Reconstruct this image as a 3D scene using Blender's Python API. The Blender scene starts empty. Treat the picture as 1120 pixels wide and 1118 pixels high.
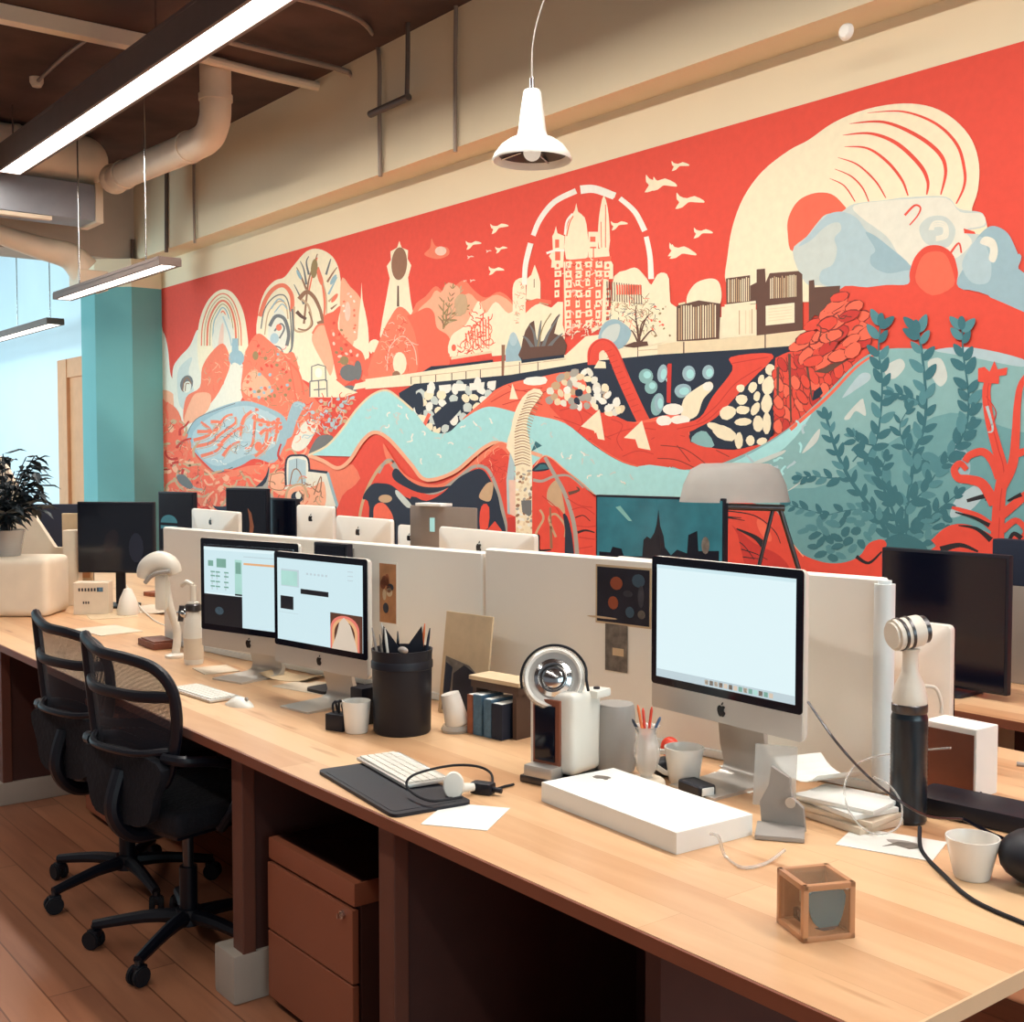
import bpy, bmesh, math, random
from mathutils import Vector, Matrix, Euler
from mathutils.geometry import tessellate_polygon
random.seed(7)
PI = math.pi
C = bpy.context.scene.collection
S = bpy.context.scene
# ------------------------------------------------------------------ camera
FP = 1300.0; EYE = 1.53; PITCH = math.atan(60/FP); TH = math.radians(141.9)
FW = Vector((math.cos(TH), math.sin(TH), 0)); RT = Vector((math.sin(TH), -math.cos(TH), 0))
def ray(u, v):
    fw = Vector((math.cos(PITCH)*FW.x, math.cos(PITCH)*FW.y, -math.sin(PITCH)))
    up = Vector((math.sin(PITCH)*FW.x, math.sin(PITCH)*FW.y, math.cos(PITCH)))
    return fw + RT*((u-560)/FP) + up*((559-v)/FP)
DESK = .74
def at(u, v, z=DESK):
    r = ray(u, v); t = (z-EYE)/r.z
    return Vector((r.x*t, r.y*t, z))
def aty(u, v, y):
    r = ray(u, v); t = y/r.y
    return Vector((r.x*t, y, EYE+r.z*t))
def atx(u, v, x):
    r = ray(u, v); t = x/r.x
    return Vector((x, r.y*t, EYE+r.z*t))
cam_d = bpy.data.cameras.new('camera'); cam = bpy.data.objects.new('camera', cam_d); C.objects.link(cam)
cam.location = (0, 0, EYE); cam.rotation_euler = (PI/2-PITCH, 0, TH-PI/2)
cam_d.sensor_width = 36; cam_d.sensor_fit = 'HORIZONTAL'; cam_d.lens = 36*FP/1120; cam_d.clip_start = .02
S.camera = cam
# ------------------------------------------------------------------ materials
def lin(c):
    o = []
    for x in c[:3]:
        x /= 255.; o.append(x/12.92 if x <= .04045 else ((x+.055)/1.055)**2.4)
    return (*o, 1)
def mat(name, rgb, rough=.55, metal=0, emit=0, trans=0, var=.06, scale=9, bump=0, alpha=1, coat=0, ior=1.45):
    m = bpy.data.materials.new(name); m.use_nodes = True
    nt = m.node_tree; b = nt.nodes['Principled BSDF']
    c = lin(rgb)
    b.inputs['Roughness'].default_value = rough; b.inputs['Metallic'].default_value = metal
    b.inputs['Transmission Weight'].default_value = trans; b.inputs['IOR'].default_value = ior
    b.inputs['Alpha'].default_value = alpha; b.inputs['Coat Weight'].default_value = coat
    tc = nt.nodes.new('ShaderNodeTexCoord'); n = nt.nodes.new('ShaderNodeTexNoise')
    n.inputs['Scale'].default_value = scale; n.inputs['Detail'].default_value = 4
    nt.links.new(tc.outputs['Object'], n.inputs['Vector'])
    mx = nt.nodes.new('ShaderNodeMix'); mx.data_type = 'RGBA'
    mx.inputs[6].default_value = tuple(max(0, x*(1-var*2)) for x in c[:3])+(1,)
    mx.inputs[7].default_value = tuple(min(1, x*(1+var*2)) for x in c[:3])+(1,)
    nt.links.new(n.outputs['Fac'], mx.inputs[0]); nt.links.new(mx.outputs[2], b.inputs['Base Color'])
    if emit:
        if name.startswith('screen') or name == 'reflect_brown':
            emit = 1 if emit > .3 else emit; nt.links.remove(b.inputs['Base Color'].links[0]); b.inputs['Base Color'].default_value = (.01, .012, .018, 1)
        nt.links.new(mx.outputs[2], b.inputs['Emission Color']); b.inputs['Emission Strength'].default_value = emit
    if bump:
        bp = nt.nodes.new('ShaderNodeBump'); bp.inputs['Strength'].default_value = bump; bp.inputs['Distance'].default_value = .01
        nt.links.new(n.outputs['Fac'], bp.inputs['Height']); nt.links.new(bp.outputs['Normal'], b.inputs['Normal'])
    return m
def wood(name, c1, c2, rough=.35, plank=.12, length=1.6, seam=.004, grain=9, swap=False, seamdark=.55, specks=0):
    m = bpy.data.materials.new(name); m.use_nodes = True
    nt = m.node_tree; b = nt.nodes['Principled BSDF']; L = nt.links.new
    b.inputs['Roughness'].default_value = rough
    tc = nt.nodes.new('ShaderNodeTexCoord')
    mp = nt.nodes.new('ShaderNodeMapping'); L(tc.outputs['Object'], mp.inputs['Vector'])
    if swap: mp.inputs['Rotation'].default_value = (0, PI/2, 0)
    br = nt.nodes.new('ShaderNodeTexBrick'); L(mp.outputs[0], br.inputs['Vector'])
    br.inputs['Scale'].default_value = 1; br.inputs['Brick Width'].default_value = length; br.inputs['Row Height'].default_value = plank
    br.inputs['Mortar Size'].default_value = seam; br.inputs['Mortar Smooth'].default_value = .3; br.offset = .37
    br.inputs['Color1'].default_value = (0, 0, 0, 1); br.inputs['Color2'].default_value = (1, 1, 1, 1); br.inputs['Mortar'].default_value = (.4, .4, .4, 1)
    mp2 = nt.nodes.new('ShaderNodeMapping'); mp2.inputs['Scale'].default_value = (1, grain, grain); L(mp.outputs[0], mp2.inputs['Vector'])
    n = nt.nodes.new('ShaderNodeTexNoise'); n.inputs['Scale'].default_value = 2.2; n.inputs['Detail'].default_value = 7; n.inputs['Distortion'].default_value = .5
    L(mp2.outputs[0], n.inputs['Vector'])
    ad = nt.nodes.new('ShaderNodeMath'); ad.operation = 'MULTIPLY_ADD'; ad.inputs[1].default_value = .45
    L(br.outputs['Color'], ad.inputs[0]); 
    mu = nt.nodes.new('ShaderNodeMath'); mu.operation = 'MULTIPLY'; mu.inputs[1].default_value = .75; L(n.outputs['Fac'], mu.inputs[0])
    L(mu.outputs[0], ad.inputs[2])
    rp = nt.nodes.new('ShaderNodeValToRGB'); rp.color_ramp.elements[0].position = .25; rp.color_ramp.elements[1].position = .8
    rp.color_ramp.elements[0].color = lin(c1); rp.color_ramp.elements[1].color = lin(c2); L(ad.outputs[0], rp.inputs[0])
    mx = nt.nodes.new('ShaderNodeMix'); mx.data_type = 'RGBA'; mx.blend_type = 'MULTIPLY'
    L(br.outputs['Fac'], mx.inputs[0]); L(rp.outputs[0], mx.inputs[6]); mx.inputs[7].default_value = (seamdark, seamdark*.9, seamdark*.85, 1)
    out = mx.outputs[2]
    if specks:
        mp3 = nt.nodes.new('ShaderNodeMapping'); mp3.inputs['Scale'].default_value = (1.6, 11, 1); L(mp.outputs[0], mp3.inputs['Vector'])
        n3 = nt.nodes.new('ShaderNodeTexNoise'); n3.inputs['Scale'].default_value = 1.7; n3.inputs['Detail'].default_value = 2; L(mp3.outputs[0], n3.inputs['Vector'])
        r3 = nt.nodes.new('ShaderNodeValToRGB'); r3.color_ramp.elements[0].position = .66; r3.color_ramp.elements[1].position = .78; L(n3.outputs['Fac'], r3.inputs[0])
        m3 = nt.nodes.new('ShaderNodeMix'); m3.data_type = 'RGBA'; m3.blend_type = 'MULTIPLY'
        L(r3.outputs[0], m3.inputs[0]); L(out, m3.inputs[6]); m3.inputs[7].default_value = (.62, .48, .38, 1); out = m3.outputs[2]
    L(out, b.inputs['Base Color'])
    return m
M = {}
def mk(k, *a, **kw): M[k] = mat(k, *a, **kw)
mk('cream_wall', (232, 216, 184), .8, var=.02, scale=2)
mk('white_wall', (218, 232, 238), .8, var=.02, scale=2)
mk('ceiling_concrete', (80, 58, 50), .9, var=.42, scale=2.4, bump=.3)
mk('beam_paint', (190, 176, 160), .8, var=.03)
mk('duct_cream', (226, 206, 180), .5, var=.03)
mk('duct_metal', (150, 152, 158), .4, metal=.4, var=.06)
mk('teal_paint', (106, 168, 168), .6, var=.03, scale=4)
mk('conduit', (150, 132, 118), .45, metal=.3)
mk('dark_conduit', (92, 76, 66), .5)
mk('lamp_housing', (112, 96, 88), .6)
mk('led', (255, 247, 235), emit=6, var=0)
mk('led_small', (255, 247, 235), emit=4, var=0)
mk('pendant_white', (226, 226, 218), .35, coat=.3, var=.02)
mk('chrome', (205, 205, 205), .18, metal=1, var=.03)
mk('panel_white', (242, 238, 228), .45, var=.02, scale=3)
mk('edge_white', (222, 228, 228), .3, var=.02)
mk('alu', (200, 196, 190), .35, metal=.55, var=.02)
mk('imac_back', (226, 222, 212), .35, metal=.15, var=.02)
mk('glossblack', (10, 14, 28), .12, var=.1)
mk('matteblack', (14, 17, 30), .5, var=.15)
mk('navy', (24, 34, 54), .6)
mk('rubber', (12, 13, 22), .7)
mk('fabric_black', (10, 12, 22), .85, var=.3, scale=60, bump=.4)
mk('frame_black', (11, 13, 24), .42)
mk('screen_white', (222, 243, 247), emit=.95, var=0)
mk('screen_pale', (206, 232, 238), emit=.85, var=0)
mk('screen_toolbar', (190, 208, 214), emit=.7, var=.02)
mk('screen_green', (120, 165, 150), emit=.5, var=.1)
mk('screen_mint', (170, 215, 205), emit=.6, var=.1)
mk('screen_dark', (14, 20, 42), emit=.15, var=.1)
mk('screen_brown', (150, 90, 62), emit=.3, var=.2, scale=30)
mk('screen_pink', (226, 120, 104), emit=.4)
mk('screen_tan', (214, 196, 176), emit=.4)
mk('screen_orange', (228, 170, 120), emit=.5)
mk('paper', (232, 232, 226), .7, var=.02)
mk('paper_warm', (216, 200, 178), .75, var=.06, scale=14)
mk('plastic_white', (228, 224, 214), .35, var=.02)
mk('plastic_grey', (158, 152, 146), .4)
mk('plastic_clear', (214, 212, 206), .1, alpha=.42, coat=.5, var=.01)
mk('ceramic', (232, 228, 220), .25, coat=.3, var=.02)
mk('ink', (60, 58, 62), .6)
mk('logo_black', (16, 16, 20), .25)
mk('logo_grey', (122, 112, 104), .4)
mk('leather_brown', (108, 56, 36), .5, var=.2)
mk('red_plastic', (214, 66, 44), .4)
mk('orange_plastic', (224, 116, 62), .4)
mk('blue_plastic', (62, 90, 126), .4)
mk('pencil_wood', (212, 172, 122), .6)
mk('teal_glossy', (24, 104, 120), .5)
mk('amber', (190, 128, 82), .25, trans=.25, var=.15, scale=20)
mk('amber_frame', (190, 136, 96), .3, var=.12, scale=12)
mk('book_blue', (78, 112, 138), .6, var=.25, scale=70)
mk('book_rust', (150, 88, 60), .6, var=.2, scale=40)
mk('card_print', (58, 58, 66), .5, var=.5, scale=24)
mk('card_wood', (176, 124, 84), .55, var=.3, scale=18)
mk('card_orange', (150, 76, 48), .55)
mk('card_blue', (62, 86, 104), .55)
mk('poster_dark', (34, 34, 46), .4, var=.4, scale=14)
mk('photo_grey', (112, 104, 96), .5, var=.5, scale=40)
mk('cork', (206, 182, 148), .8, var=.08, scale=24)
mk('leaf_dark', (26, 38, 44), .55, var=.3, scale=20)
mk('soil', (60, 50, 46), .9)
mk('planter', (226, 212, 190), .6)
mk('door_wood', (206, 148, 106), .5, var=.06)
mk('baseboard', (178, 166, 152), .6)
mk('glass_bottle', (22, 32, 40), .3, var=.3, scale=40, coat=.2)
mk('pane', (214, 176, 140), .3, alpha=.12, var=.02)
mk('lamp_shade', (176, 172, 166), .6, alpha=.8)
mk('screen_teal', (46, 104, 110), .25, emit=.35, var=.3, scale=7)
mk('screen_city', (24, 32, 50), .25, emit=.1, var=.3)
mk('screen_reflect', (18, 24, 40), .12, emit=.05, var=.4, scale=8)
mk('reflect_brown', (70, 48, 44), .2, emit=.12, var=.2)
mk('grey_laptop', (150, 138, 128), .45, metal=.2)
mk('clear_glass', (236, 232, 224), .06, alpha=.38, coat=.6, var=.01)
mk('pump_white', (222, 214, 200), .35)
mk('steel_dark', (84, 82, 84), .3, metal=.8, var=.1)
mk('riser_dark', (82, 62, 52), .6)
mk('cardboard', (168, 134, 100), .8, var=.1)
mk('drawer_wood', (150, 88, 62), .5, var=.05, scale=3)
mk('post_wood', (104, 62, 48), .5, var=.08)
mk('shaded_leg_wood', (72, 42, 36), .55, var=.08)  # dark leg wood, deepened so the bench interior looks shaded
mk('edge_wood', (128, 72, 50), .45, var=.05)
mk('edge_light', (222, 190, 152), .4, var=.05)
M['desk_wood'] = wood('desk_wood', (200, 150, 108), (228, 188, 145), .32, plank=.11, length=1.3, seam=.0008, seamdark=.8, grain=7, specks=1)
M['floor_wood'] = wood('floor_wood', (140, 88, 64), (176, 118, 86), .38, plank=.125, length=1.9, seam=.003, seamdark=.5, grain=10)
mm = bpy.data.materials.new('chair_mesh'); mm.use_nodes = True
_nt = mm.node_tree; _b = _nt.nodes['Principled BSDF']; _b.inputs['Base Color'].default_value = lin((20, 22, 34)); _b.inputs['Roughness'].default_value = .7
_tc = _nt.nodes.new('ShaderNodeTexCoord'); _w = _nt.nodes.new('ShaderNodeTexWave'); _w.inputs['Scale'].default_value = 90
_w2 = _nt.nodes.new('ShaderNodeTexWave'); _w2.inputs['Scale'].default_value = 90; _w2.bands_direction = 'Z'
_nt.links.new(_tc.outputs['Object'], _w.inputs['Vector']); _nt.links.new(_tc.outputs['Object'], _w2.inputs['Vector'])
_mx = _nt.nodes.new('ShaderNodeMath'); _mx.operation = 'MAXIMUM'; _nt.links.new(_w.outputs['Fac'], _mx.inputs[0]); _nt.links.new(_w2.outputs['Fac'], _mx.inputs[1])
_gt = _nt.nodes.new('ShaderNodeMath'); _gt.operation = 'GREATER_THAN'; _gt.inputs[1].default_value = .52; _nt.links.new(_mx.outputs[0], _gt.inputs[0])
_nt.links.new(_gt.outputs[0], _b.inputs['Alpha']); M['chair_mesh'] = mm
# ------------------------------------------------------------------ mesh builder
def spl(pts, n=6, closed=False):
    P = [Vector(p) for p in pts]; out = []; N = len(P)
    rng = range(N) if closed else range(N-1)
    for i in rng:
        if closed: a, b, c, d = P[i-1], P[i], P[(i+1) % N], P[(i+2) % N]
        else: a, b, c, d = P[max(i-1, 0)], P[i], P[i+1], P[min(i+2, N-1)]
        for k in range(n):
            t = k/n
            out.append(.5*((2*b)+(c-a)*t+(2*a-5*b+4*c-d)*t*t+(3*b-a-3*c+d)*t**3))
    if not closed: out.append(P[-1])
    return out
class MB:
    def __init__(s): s.bm = bmesh.new(); s.mats = []
    def mi(s, m):
        if m not in s.mats: s.mats.append(m)
        return s.mats.index(m)
    def _fin(s, faces, m, X=None, verts=None):
        i = s.mi(m)
        for f in faces: f.material_index = i
        if X is not None: bmesh.ops.transform(s.bm, matrix=X, verts=verts)
    def box(s, c, d, m, bev=0, rz=0, rot=None, seg=2):
        b = bmesh.new(); bmesh.ops.create_cube(b, size=1)
        bmesh.ops.scale(b, vec=d, verts=b.verts)
        if bev: bmesh.ops.bevel(b, geom=b.edges[:], offset=bev, segments=seg, affect='EDGES', profile=.7)
        X = Matrix.Translation(c) @ (rot.to_matrix().to_4x4() if rot else Matrix.Rotation(rz, 4, 'Z'))
        s.merge(b, X, m); return s
    def merge(s, b, X, m):
        i = s.mi(m); vm = {}
        for v in b.verts: vm[v] = s.bm.verts.new(X @ v.co)
        for f in b.faces:
            try: nf = s.bm.faces.new([vm[v] for v in f.verts]); nf.material_index = i
            except ValueError: pass
        b.free()
    def cyl(s, p0, p1, r0, m, r1=None, seg=20, bev=0):
        p0, p1 = Vector(p0), Vector(p1); r1 = r0 if r1 is None else r1
        d = p1-p0; q = Vector((0, 0, 1)).rotation_difference(d).to_matrix().to_4x4()
        b = bmesh.new(); bmesh.ops.create_cone(b, cap_ends=True, segments=seg, radius1=r0, radius2=r1, depth=d.length)
        if bev: bmesh.ops.bevel(b, geom=[e for e in b.edges if len(e.link_faces) == 2 and any(len(f.verts) > 4 for f in e.link_faces)], offset=bev, segments=2, affect='EDGES')
        s.merge(b, Matrix.Translation((p0+p1)/2) @ q, m); return s
    def sph(s, c, r, m, sc=(1, 1, 1), seg=16, rz=0):
        b = bmesh.new(); bmesh.ops.create_uvsphere(b, u_segments=seg, v_segments=seg//2+2, radius=r)
        s.merge(b, Matrix.Translation(c) @ Matrix.Rotation(rz, 4, 'Z') @ Matrix.Diagonal((*sc, 1)), m); return s
    def tube(s, pts, r, m, seg=8, n=6, closed=False, flat=1):
        P = spl(pts, n, closed) if n > 1 else [Vector(p) for p in pts]
        i = s.mi(m); rings = []; N = len(P); prev = None
        for k, p in enumerate(P):
            a = P[k-1] if (k or closed) else p; b = P[(k+1) % N] if (k < N-1 or closed) else p
            t = (b-a).normalized()
            if prev is None:
                x = t.cross(Vector((0, 0, 1)))
                if x.length < .1: x = t.cross(Vector((1, 0, 0)))
            else: x = prev - t*prev.dot(t)
            x.normalize(); prev = x; y = t.cross(x)
            rr = r(k/(N-1)) if callable(r) else r
            rings.append([s.bm.verts.new(p+(x*math.cos(q)+y*math.sin(q)*flat)*rr) for q in [2*PI*j/seg for j in range(seg)]])
        for k in range(N if closed else N-1):
            A, B = rings[k], rings[(k+1) % N]
            for j in range(seg):
                s.bm.faces.new((A[j], A[(j+1) % seg], B[(j+1) % seg], B[j])).material_index = i
        if not closed:
            s.bm.faces.new(rings[0][::-1]).material_index = i; s.bm.faces.new(rings[-1]).material_index = i
        return s
    def lathe(s, prof, m, c=(0, 0, 0), seg=32, X=None):
        i = s.mi(m); c = Vector(c); rings = []; T = X or Matrix.Identity(4)
        for r, z in prof:
            if r < 1e-5: rings.append([s.bm.verts.new(T @ (c+Vector((0, 0, z))))])
            else: rings.append([s.bm.verts.new(T @ (c+Vector((r*math.cos(2*PI*j/seg), r*math.sin(2*PI*j/seg), z)))) for j in range(seg)])
        for A, B in zip(rings, rings[1:]):
            for j in range(seg):
                q = (j+1) % seg
                vs = [A[0 if len(A) == 1 else j]]
                if len(A) > 1: vs.append(A[q])
                if len(B) > 1: vs += [B[q], B[j]]
                else: vs.append(B[0])
                if len(vs) > 2: s.bm.faces.new(vs).material_index = i
        return s
    def prism(s, pts, h, m, X=None):
        # pts 2-D outline in local XY extruded to z=h, then X
        i = s.mi(m); X = X or Matrix.Identity(4)
        a = [s.bm.verts.new(X @ Vector((p[0], p[1], 0))) for p in pts]; b = [s.bm.verts.new(X @ Vector((p[0], p[1], h))) for p in pts]
        N = len(pts)
        for k in range(N): s.bm.faces.new((a[k], a[(k+1) % N], b[(k+1) % N], b[k])).material_index = i
        tri = tessellate_polygon([[Vector((p[0], p[1], 0)) for p in pts]])
        for t in tri:
            for L in (a, b):
                try: s.bm.faces.new([L[k] for k in t]).material_index = i
                except ValueError: pass
        return s
    def poly(s, pts, m):
        s.bm.faces.new([s.bm.verts.new(p) for p in pts]).material_index = s.mi(m); return s
    def obj(s, name, parent=None, loc=None, rz=0, smooth=True, ang=35, rot=None):
        me = bpy.data.meshes.new(name)
        bmesh.ops.recalc_face_normals(s.bm, faces=s.bm.faces[:])
        if smooth:
            for f in s.bm.faces: f.smooth = True
            for e in s.bm.edges:
                if len(e.link_faces) != 2 or e.calc_face_angle(0) > math.radians(ang): e.smooth = False
        s.bm.to_mesh(me); s.bm.free()
        for m in s.mats: me.materials.append(M[m])
        o = bpy.data.objects.new(name, me); C.objects.link(o)
        if parent: o.parent = parent
        if loc is not None: o.location = loc
        if rot is not None: o.rotation_euler = rot
        elif rz: o.rotation_euler = (0, 0, rz)
        return o
def tag(o, label, cat, group=None):
    o['label'] = label; o['category'] = cat
    if group: o['group'] = group
    return o
def thing(name, label, cat, loc=(0, 0, 0), rz=0, group=None):
    o = bpy.data.objects.new(name, None); C.objects.link(o); o.location = loc; o.rotation_euler = (0, 0, rz); o.empty_display_size = .1
    return tag(o, label, cat, group)
def struct(o): o['kind'] = 'structure'; return o
def copy_tree(o, parent=None):
    c = o.copy(); C.objects.link(c)
    if parent: c.parent = parent
    for ch in [x for x in bpy.data.objects if x.parent == o]: copy_tree(ch, c)
    return c
# ------------------------------------------------------------------ room
YW = 4.2; XL = -10.5; YB = 3.99; CEIL = 4.07
def plate(name, c, d, m): return struct(MB().box(c, d, m).obj(name, loc=None, smooth=False))
fl = MB().box((0, 0, 0), (24, 14, .1), 'floor_wood').obj('floor', loc=(-6.5, 0, -.05), smooth=False); struct(fl)
ce = MB().box((0, 0, 0), (24, 14, .1), 'ceiling_concrete').obj('ceiling', loc=(-6.5, 0, CEIL+.05), smooth=False); struct(ce)
plate('wall_back', (-2.6, YW+.1, 2.03), (16.2, .2, 4.06), 'cream_wall')
plate('wall_back', (-13.7, YW+.1, 2.03), (5.98, .2, 4.06), 'white_wall')
plate('trim_1', (-4.5, (YB+YW)/2, (3.29+CEIL)/2), (12.2, YW-YB, CEIL-3.29), 'cream_wall').name = 'trim_1'
w = MB().box((XL-.35, 1.0, (3.29+CEIL)/2), (.5, 6.4, CEIL-3.29), 'beam_paint').obj('trim_2', smooth=False); struct(w)
plate('wall_left', (-16.6, 0, 2.03), (.2, 14, 4.06), 'white_wall')
# chamfered teal pilaster with a cream head
def colpts(o=0): return [(XL, YW-.003), (XL, 3.92), (XL-.245, 3.675), (XL-.62, 3.675), (XL-.62, YW-.003)]
mb = MB().prism(colpts(), 3.04, 'teal_paint'); col_ = struct(mb.obj('trim_3', smooth=False))
mb = MB().prism(colpts(), .25, 'cream_wall', Matrix.Translation((0, 0, 3.04))); struct(mb.obj('trim_4', smooth=False))
# wooden door beyond the pilaster
mb = MB(); q = aty(70, 395, YW); h = q.z
mb.box((q.x+.16, YW-.04, h/2), (.30, .08, h), 'door_wood', bev=.01)
mb.box((q.x+.83, YW-.035, h-.1), (1.04, .07, .2), 'door_wood')
mb.box((q.x+1.42, YW-.04, h/2), (.16, .08, h), 'door_wood', bev=.01)
mb.box((q.x+.83, YW-.02, h/2-.1), (1.04, .04, h-.2), 'door_wood')
struct(mb.obj('door_1', smooth=False))
# far white wall panel lines
struct(MB().box((-16.48, 0, .08), (.03, 13, .16), 'baseboard').obj('baseboard_left', smooth=False))
# ceiling beams faint
# ------------------------------------------------------------------ ducts, pipes, conduits
mb = MB()
d = thing('round_duct', 'fat cream round duct ending in a domed elbow at upper left', 'duct', (-9.6, .2, 3.865))
prof = [(.195, 0), (.195, 3.0)] + [(.195*math.cos(a), 3.0+.2*math.sin(a)) for a in [PI/2*k/7 for k in range(1, 8)]]
X = Matrix.Rotation(-PI/2, 4, 'X')
MB().lathe(prof, 'duct_cream', X=X).obj('duct_body', d)
for y in (.7, 1.6, 2.5):
    MB().lathe([(.195, -.012), (.203, -.012), (.203, .012), (.195, .012)], 'duct_cream', X=Matrix.Translation((0, y, 0)) @ X).obj('joint_ring', d)
MB().cyl((0, 1.1, .19), (0, 1.1, .235), .006, 'conduit').obj('hanger_rod', d)
d = thing('rectangular_duct', 'grey sheet metal box duct hanging below the fat round duct', 'duct', (-9.6, 0, 3.515))
MB().box((0, 1.62, .0), (.34, 3.24, .28), 'duct_metal', bev=.006).obj('duct_body', d, smooth=False)
MB().box((0, 3.27, .0), (.37, .06, .31), 'duct_cream', bev=.005).obj('end_flange', d, smooth=False)
MB().box((0.17, 1.45, -.165), (.06, 2.9, .03), 'duct_cream', bev=.004).obj('bottom_rail', d, smooth=False)
for y in (.6, 2.2):
    MB().box((0, y, -.19), (.5, .03, .02), 'conduit').obj('hanger_bar', d, smooth=False)
    for sx in (-1, 1): MB().cyl((sx*.23, y, -.18), (sx*.23, y, .555), .005, 'conduit').obj('hanger_rod', d)
# bent drain pipe
p0 = Vector((-9.16, 3.30, 3.66)); pe = Vector((-7.38, 3.3, 3.60))
d = thing('drain_pipe', 'smooth cream pipe bending from the ceiling towards the round duct', 'pipe', (0, 0, 0))
pts = [p0, p0.lerp(pe, .5), p0.lerp(pe, .84), pe+Vector((-.05, 0, .02)), pe+Vector((.05, 0, .10)), pe+Vector((.07, 0, .22)), pe+Vector((.07, 0, CEIL-3.60))]
MB().tube(pts, .1, 'duct_cream', seg=20, n=8).obj('pipe', d)
for q, ax in ((p0.lerp(pe, .80), 'X'), (pe+Vector((.07, 0, .24)), 'Z'), (p0.lerp(pe, .12), 'X')):
    MB().lathe([(.1, -.02), (.108, -.02), (.108, .02), (.1, .02)], 'duct_cream', X=Matrix.Translation(q) @ (Matrix.Rotation(PI/2, 4, 'Y') if ax == 'X' else Matrix.Identity(4))).obj('pipe_collar', d)
MB().sph(p0, .115, 'duct_cream').obj('pipe_end', d)
# white branch duct in the far corner
d = thing('branch_duct', 'pale curved branch duct under the cross beam beyond the box duct', 'duct')
a = atx(0, 262, -10.15); 
MB().tube([atx(-20, 250, -10.0), atx(40, 270, -10.0), atx(75, 280, -10.0), atx(92, 296, -10.0)], lambda t: .07+.06*t, 'duct_cream', seg=14).obj('duct_body', d)
MB().box(atx(97, 308, -10.0), (.26, .24, .16), 'duct_cream', bev=.01).obj('outlet_box', d, smooth=False)
# ceiling rail (raceway) crossing top left
zc = CEIL-.05
def rail(name, label, a, b, w, h, m, cat='rail'):
    A, B = at(*a), at(*b); dd = B-A
    o = MB().box((0, 0, 0), (dd.length, w, h), m, bev=.004).obj(name, loc=(A+B)/2, rz=math.atan2(dd.y, dd.x), smooth=False)
    return tag(o, label, cat)
rail('ceiling_rail', 'pale metal rail across the dark ceiling in the top left corner', (-60, 2, zc), (168, 50, zc), .09, .09, 'duct_cream')
def pipe(label, pts, r, m='conduit', name='conduit', cat='pipe'):
    return tag(MB().tube(pts, r, m, seg=10, n=5).obj(name), label, cat)
pipe('thick conduit running under the ceiling to the wall bracket, lower of the pair', [at(200, 58, zc), at(300, 84, zc), at(388, 103, zc)], .03, 'duct_cream')
pipe('thin conduit above the thick one with a hooked end at the wall', [at(235, 42, zc), at(300, 58, zc), at(372, 76, zc), at(386, 84, zc-.04), at(390, 102, zc-.10)], .018)
pipe('thin conduit curving off the ceiling and dropping down the bulkhead, left of the hanger bracket', [at(300, -8, zc), at(360, 8, zc), at(396, 24, zc), aty(411, 45, YB-.03), aty(415, 70, YB-.03), aty(415, 120, YB-.025), aty(416, 193, YB-.02)], .014)
pipe('thin straight conduit dropping down the bulkhead between the bracket and the pendant lamp', [aty(499, -5, YB-.02), aty(498, 60, YB-.02), aty(498, 166, YB-.02)], .012)
d = thing('hanger_bracket', 'brown L shaped pipe bracket hanging on the bulkhead', 'bracket')
MB().tube([aty(446, 0, YB-.09), aty(446, 60, YB-.09), aty(445, 106, YB-.09)], .014, 'dark_conduit', n=2).obj('drop_rod', d)
MB().cyl(aty(447, 106, YB-.09), aty(405, 125, YB-.09), .022, 'dark_conduit').obj('cross_bar', d)
pipe('dark thin conduit on the bulkhead beside the left end of the mural', [aty(182, 168, YB-.016), aty(182, 230, YB-.016), aty(182, 276, YB-.016)], .016, 'dark_conduit')
pipe('thin pale conduit on the bulkhead right of the dark one', [aty(212, 154, YB-.012), aty(212, 210, YB-.02), aty(213, 266, YB-.02)], .011)
pipe('short conduit stub on the cross beam in the far corner', [atx(145, 262, XL-.07), atx(145, 275, XL-.07), atx(145, 288, XL-.07)], .018, 'dark_conduit')
pipe('thin sprinkler pipe on the dark ceiling with a small pale head', [at(95, 43, zc), at(70, 62, zc), at(42, 88, zc)], .012, 'conduit')
tag(MB().lathe([(0, -.03), (.03, -.03), (.045, 0), (.045, .03), (0, .03)], 'duct_cream').obj('sprinkler_head', loc=at(40, 90, zc+.02)), 'small round sprinkler head on the ceiling near the long light', 'sprinkler')
tag(MB().lathe([(0, .02), (.022, .019), (.03, .012), (.034, 0), (0, 0)], 'panel_white', X=Matrix.Rotation(PI/2, 4, 'X')).obj('smoke_detector', loc=aty(926, 35, YB)), 'small round smoke detector on the cream bulkhead near the top', 'detector')
# ------------------------------------------------------------------ linear lights
def linlight(label, x0, x1, y, z, w, h, rods, emat='led', group=None):
    d = thing('linear_light', label, 'ceiling light', ((x0+x1)/2, y, z), 0, group); L = x1-x0
    MB().box((0, -w/2+.012, h/2), (L, .02, h), 'lamp_housing').box((0, w/2-.012, h/2), (L, .02, h), 'lamp_housing').box((0, 0, h), (L, w, .02), 'lamp_housing').box((-L/2, 0, h/2), (.02, w, h), 'lamp_housing').box((L/2, 0, h/2), (.02, w, h), 'lamp_housing').obj('housing', d, smooth=False)
    n = max(1, round(L/1.5))
    for k in range(n):
        MB().box((-L/2+L*(k+.5)/n, 0, .012), (L/n-.025, w-.045, .016), emat, bev=.003).obj('diffuser', d, smooth=False)
    for x in rods: MB().cyl((x-(x0+x1)/2, 0, h), (x-(x0+x1)/2, 0, CEIL-z), .006, 'chrome').obj('hanger_rod', d)
    return d
ZL = 3.6
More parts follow.
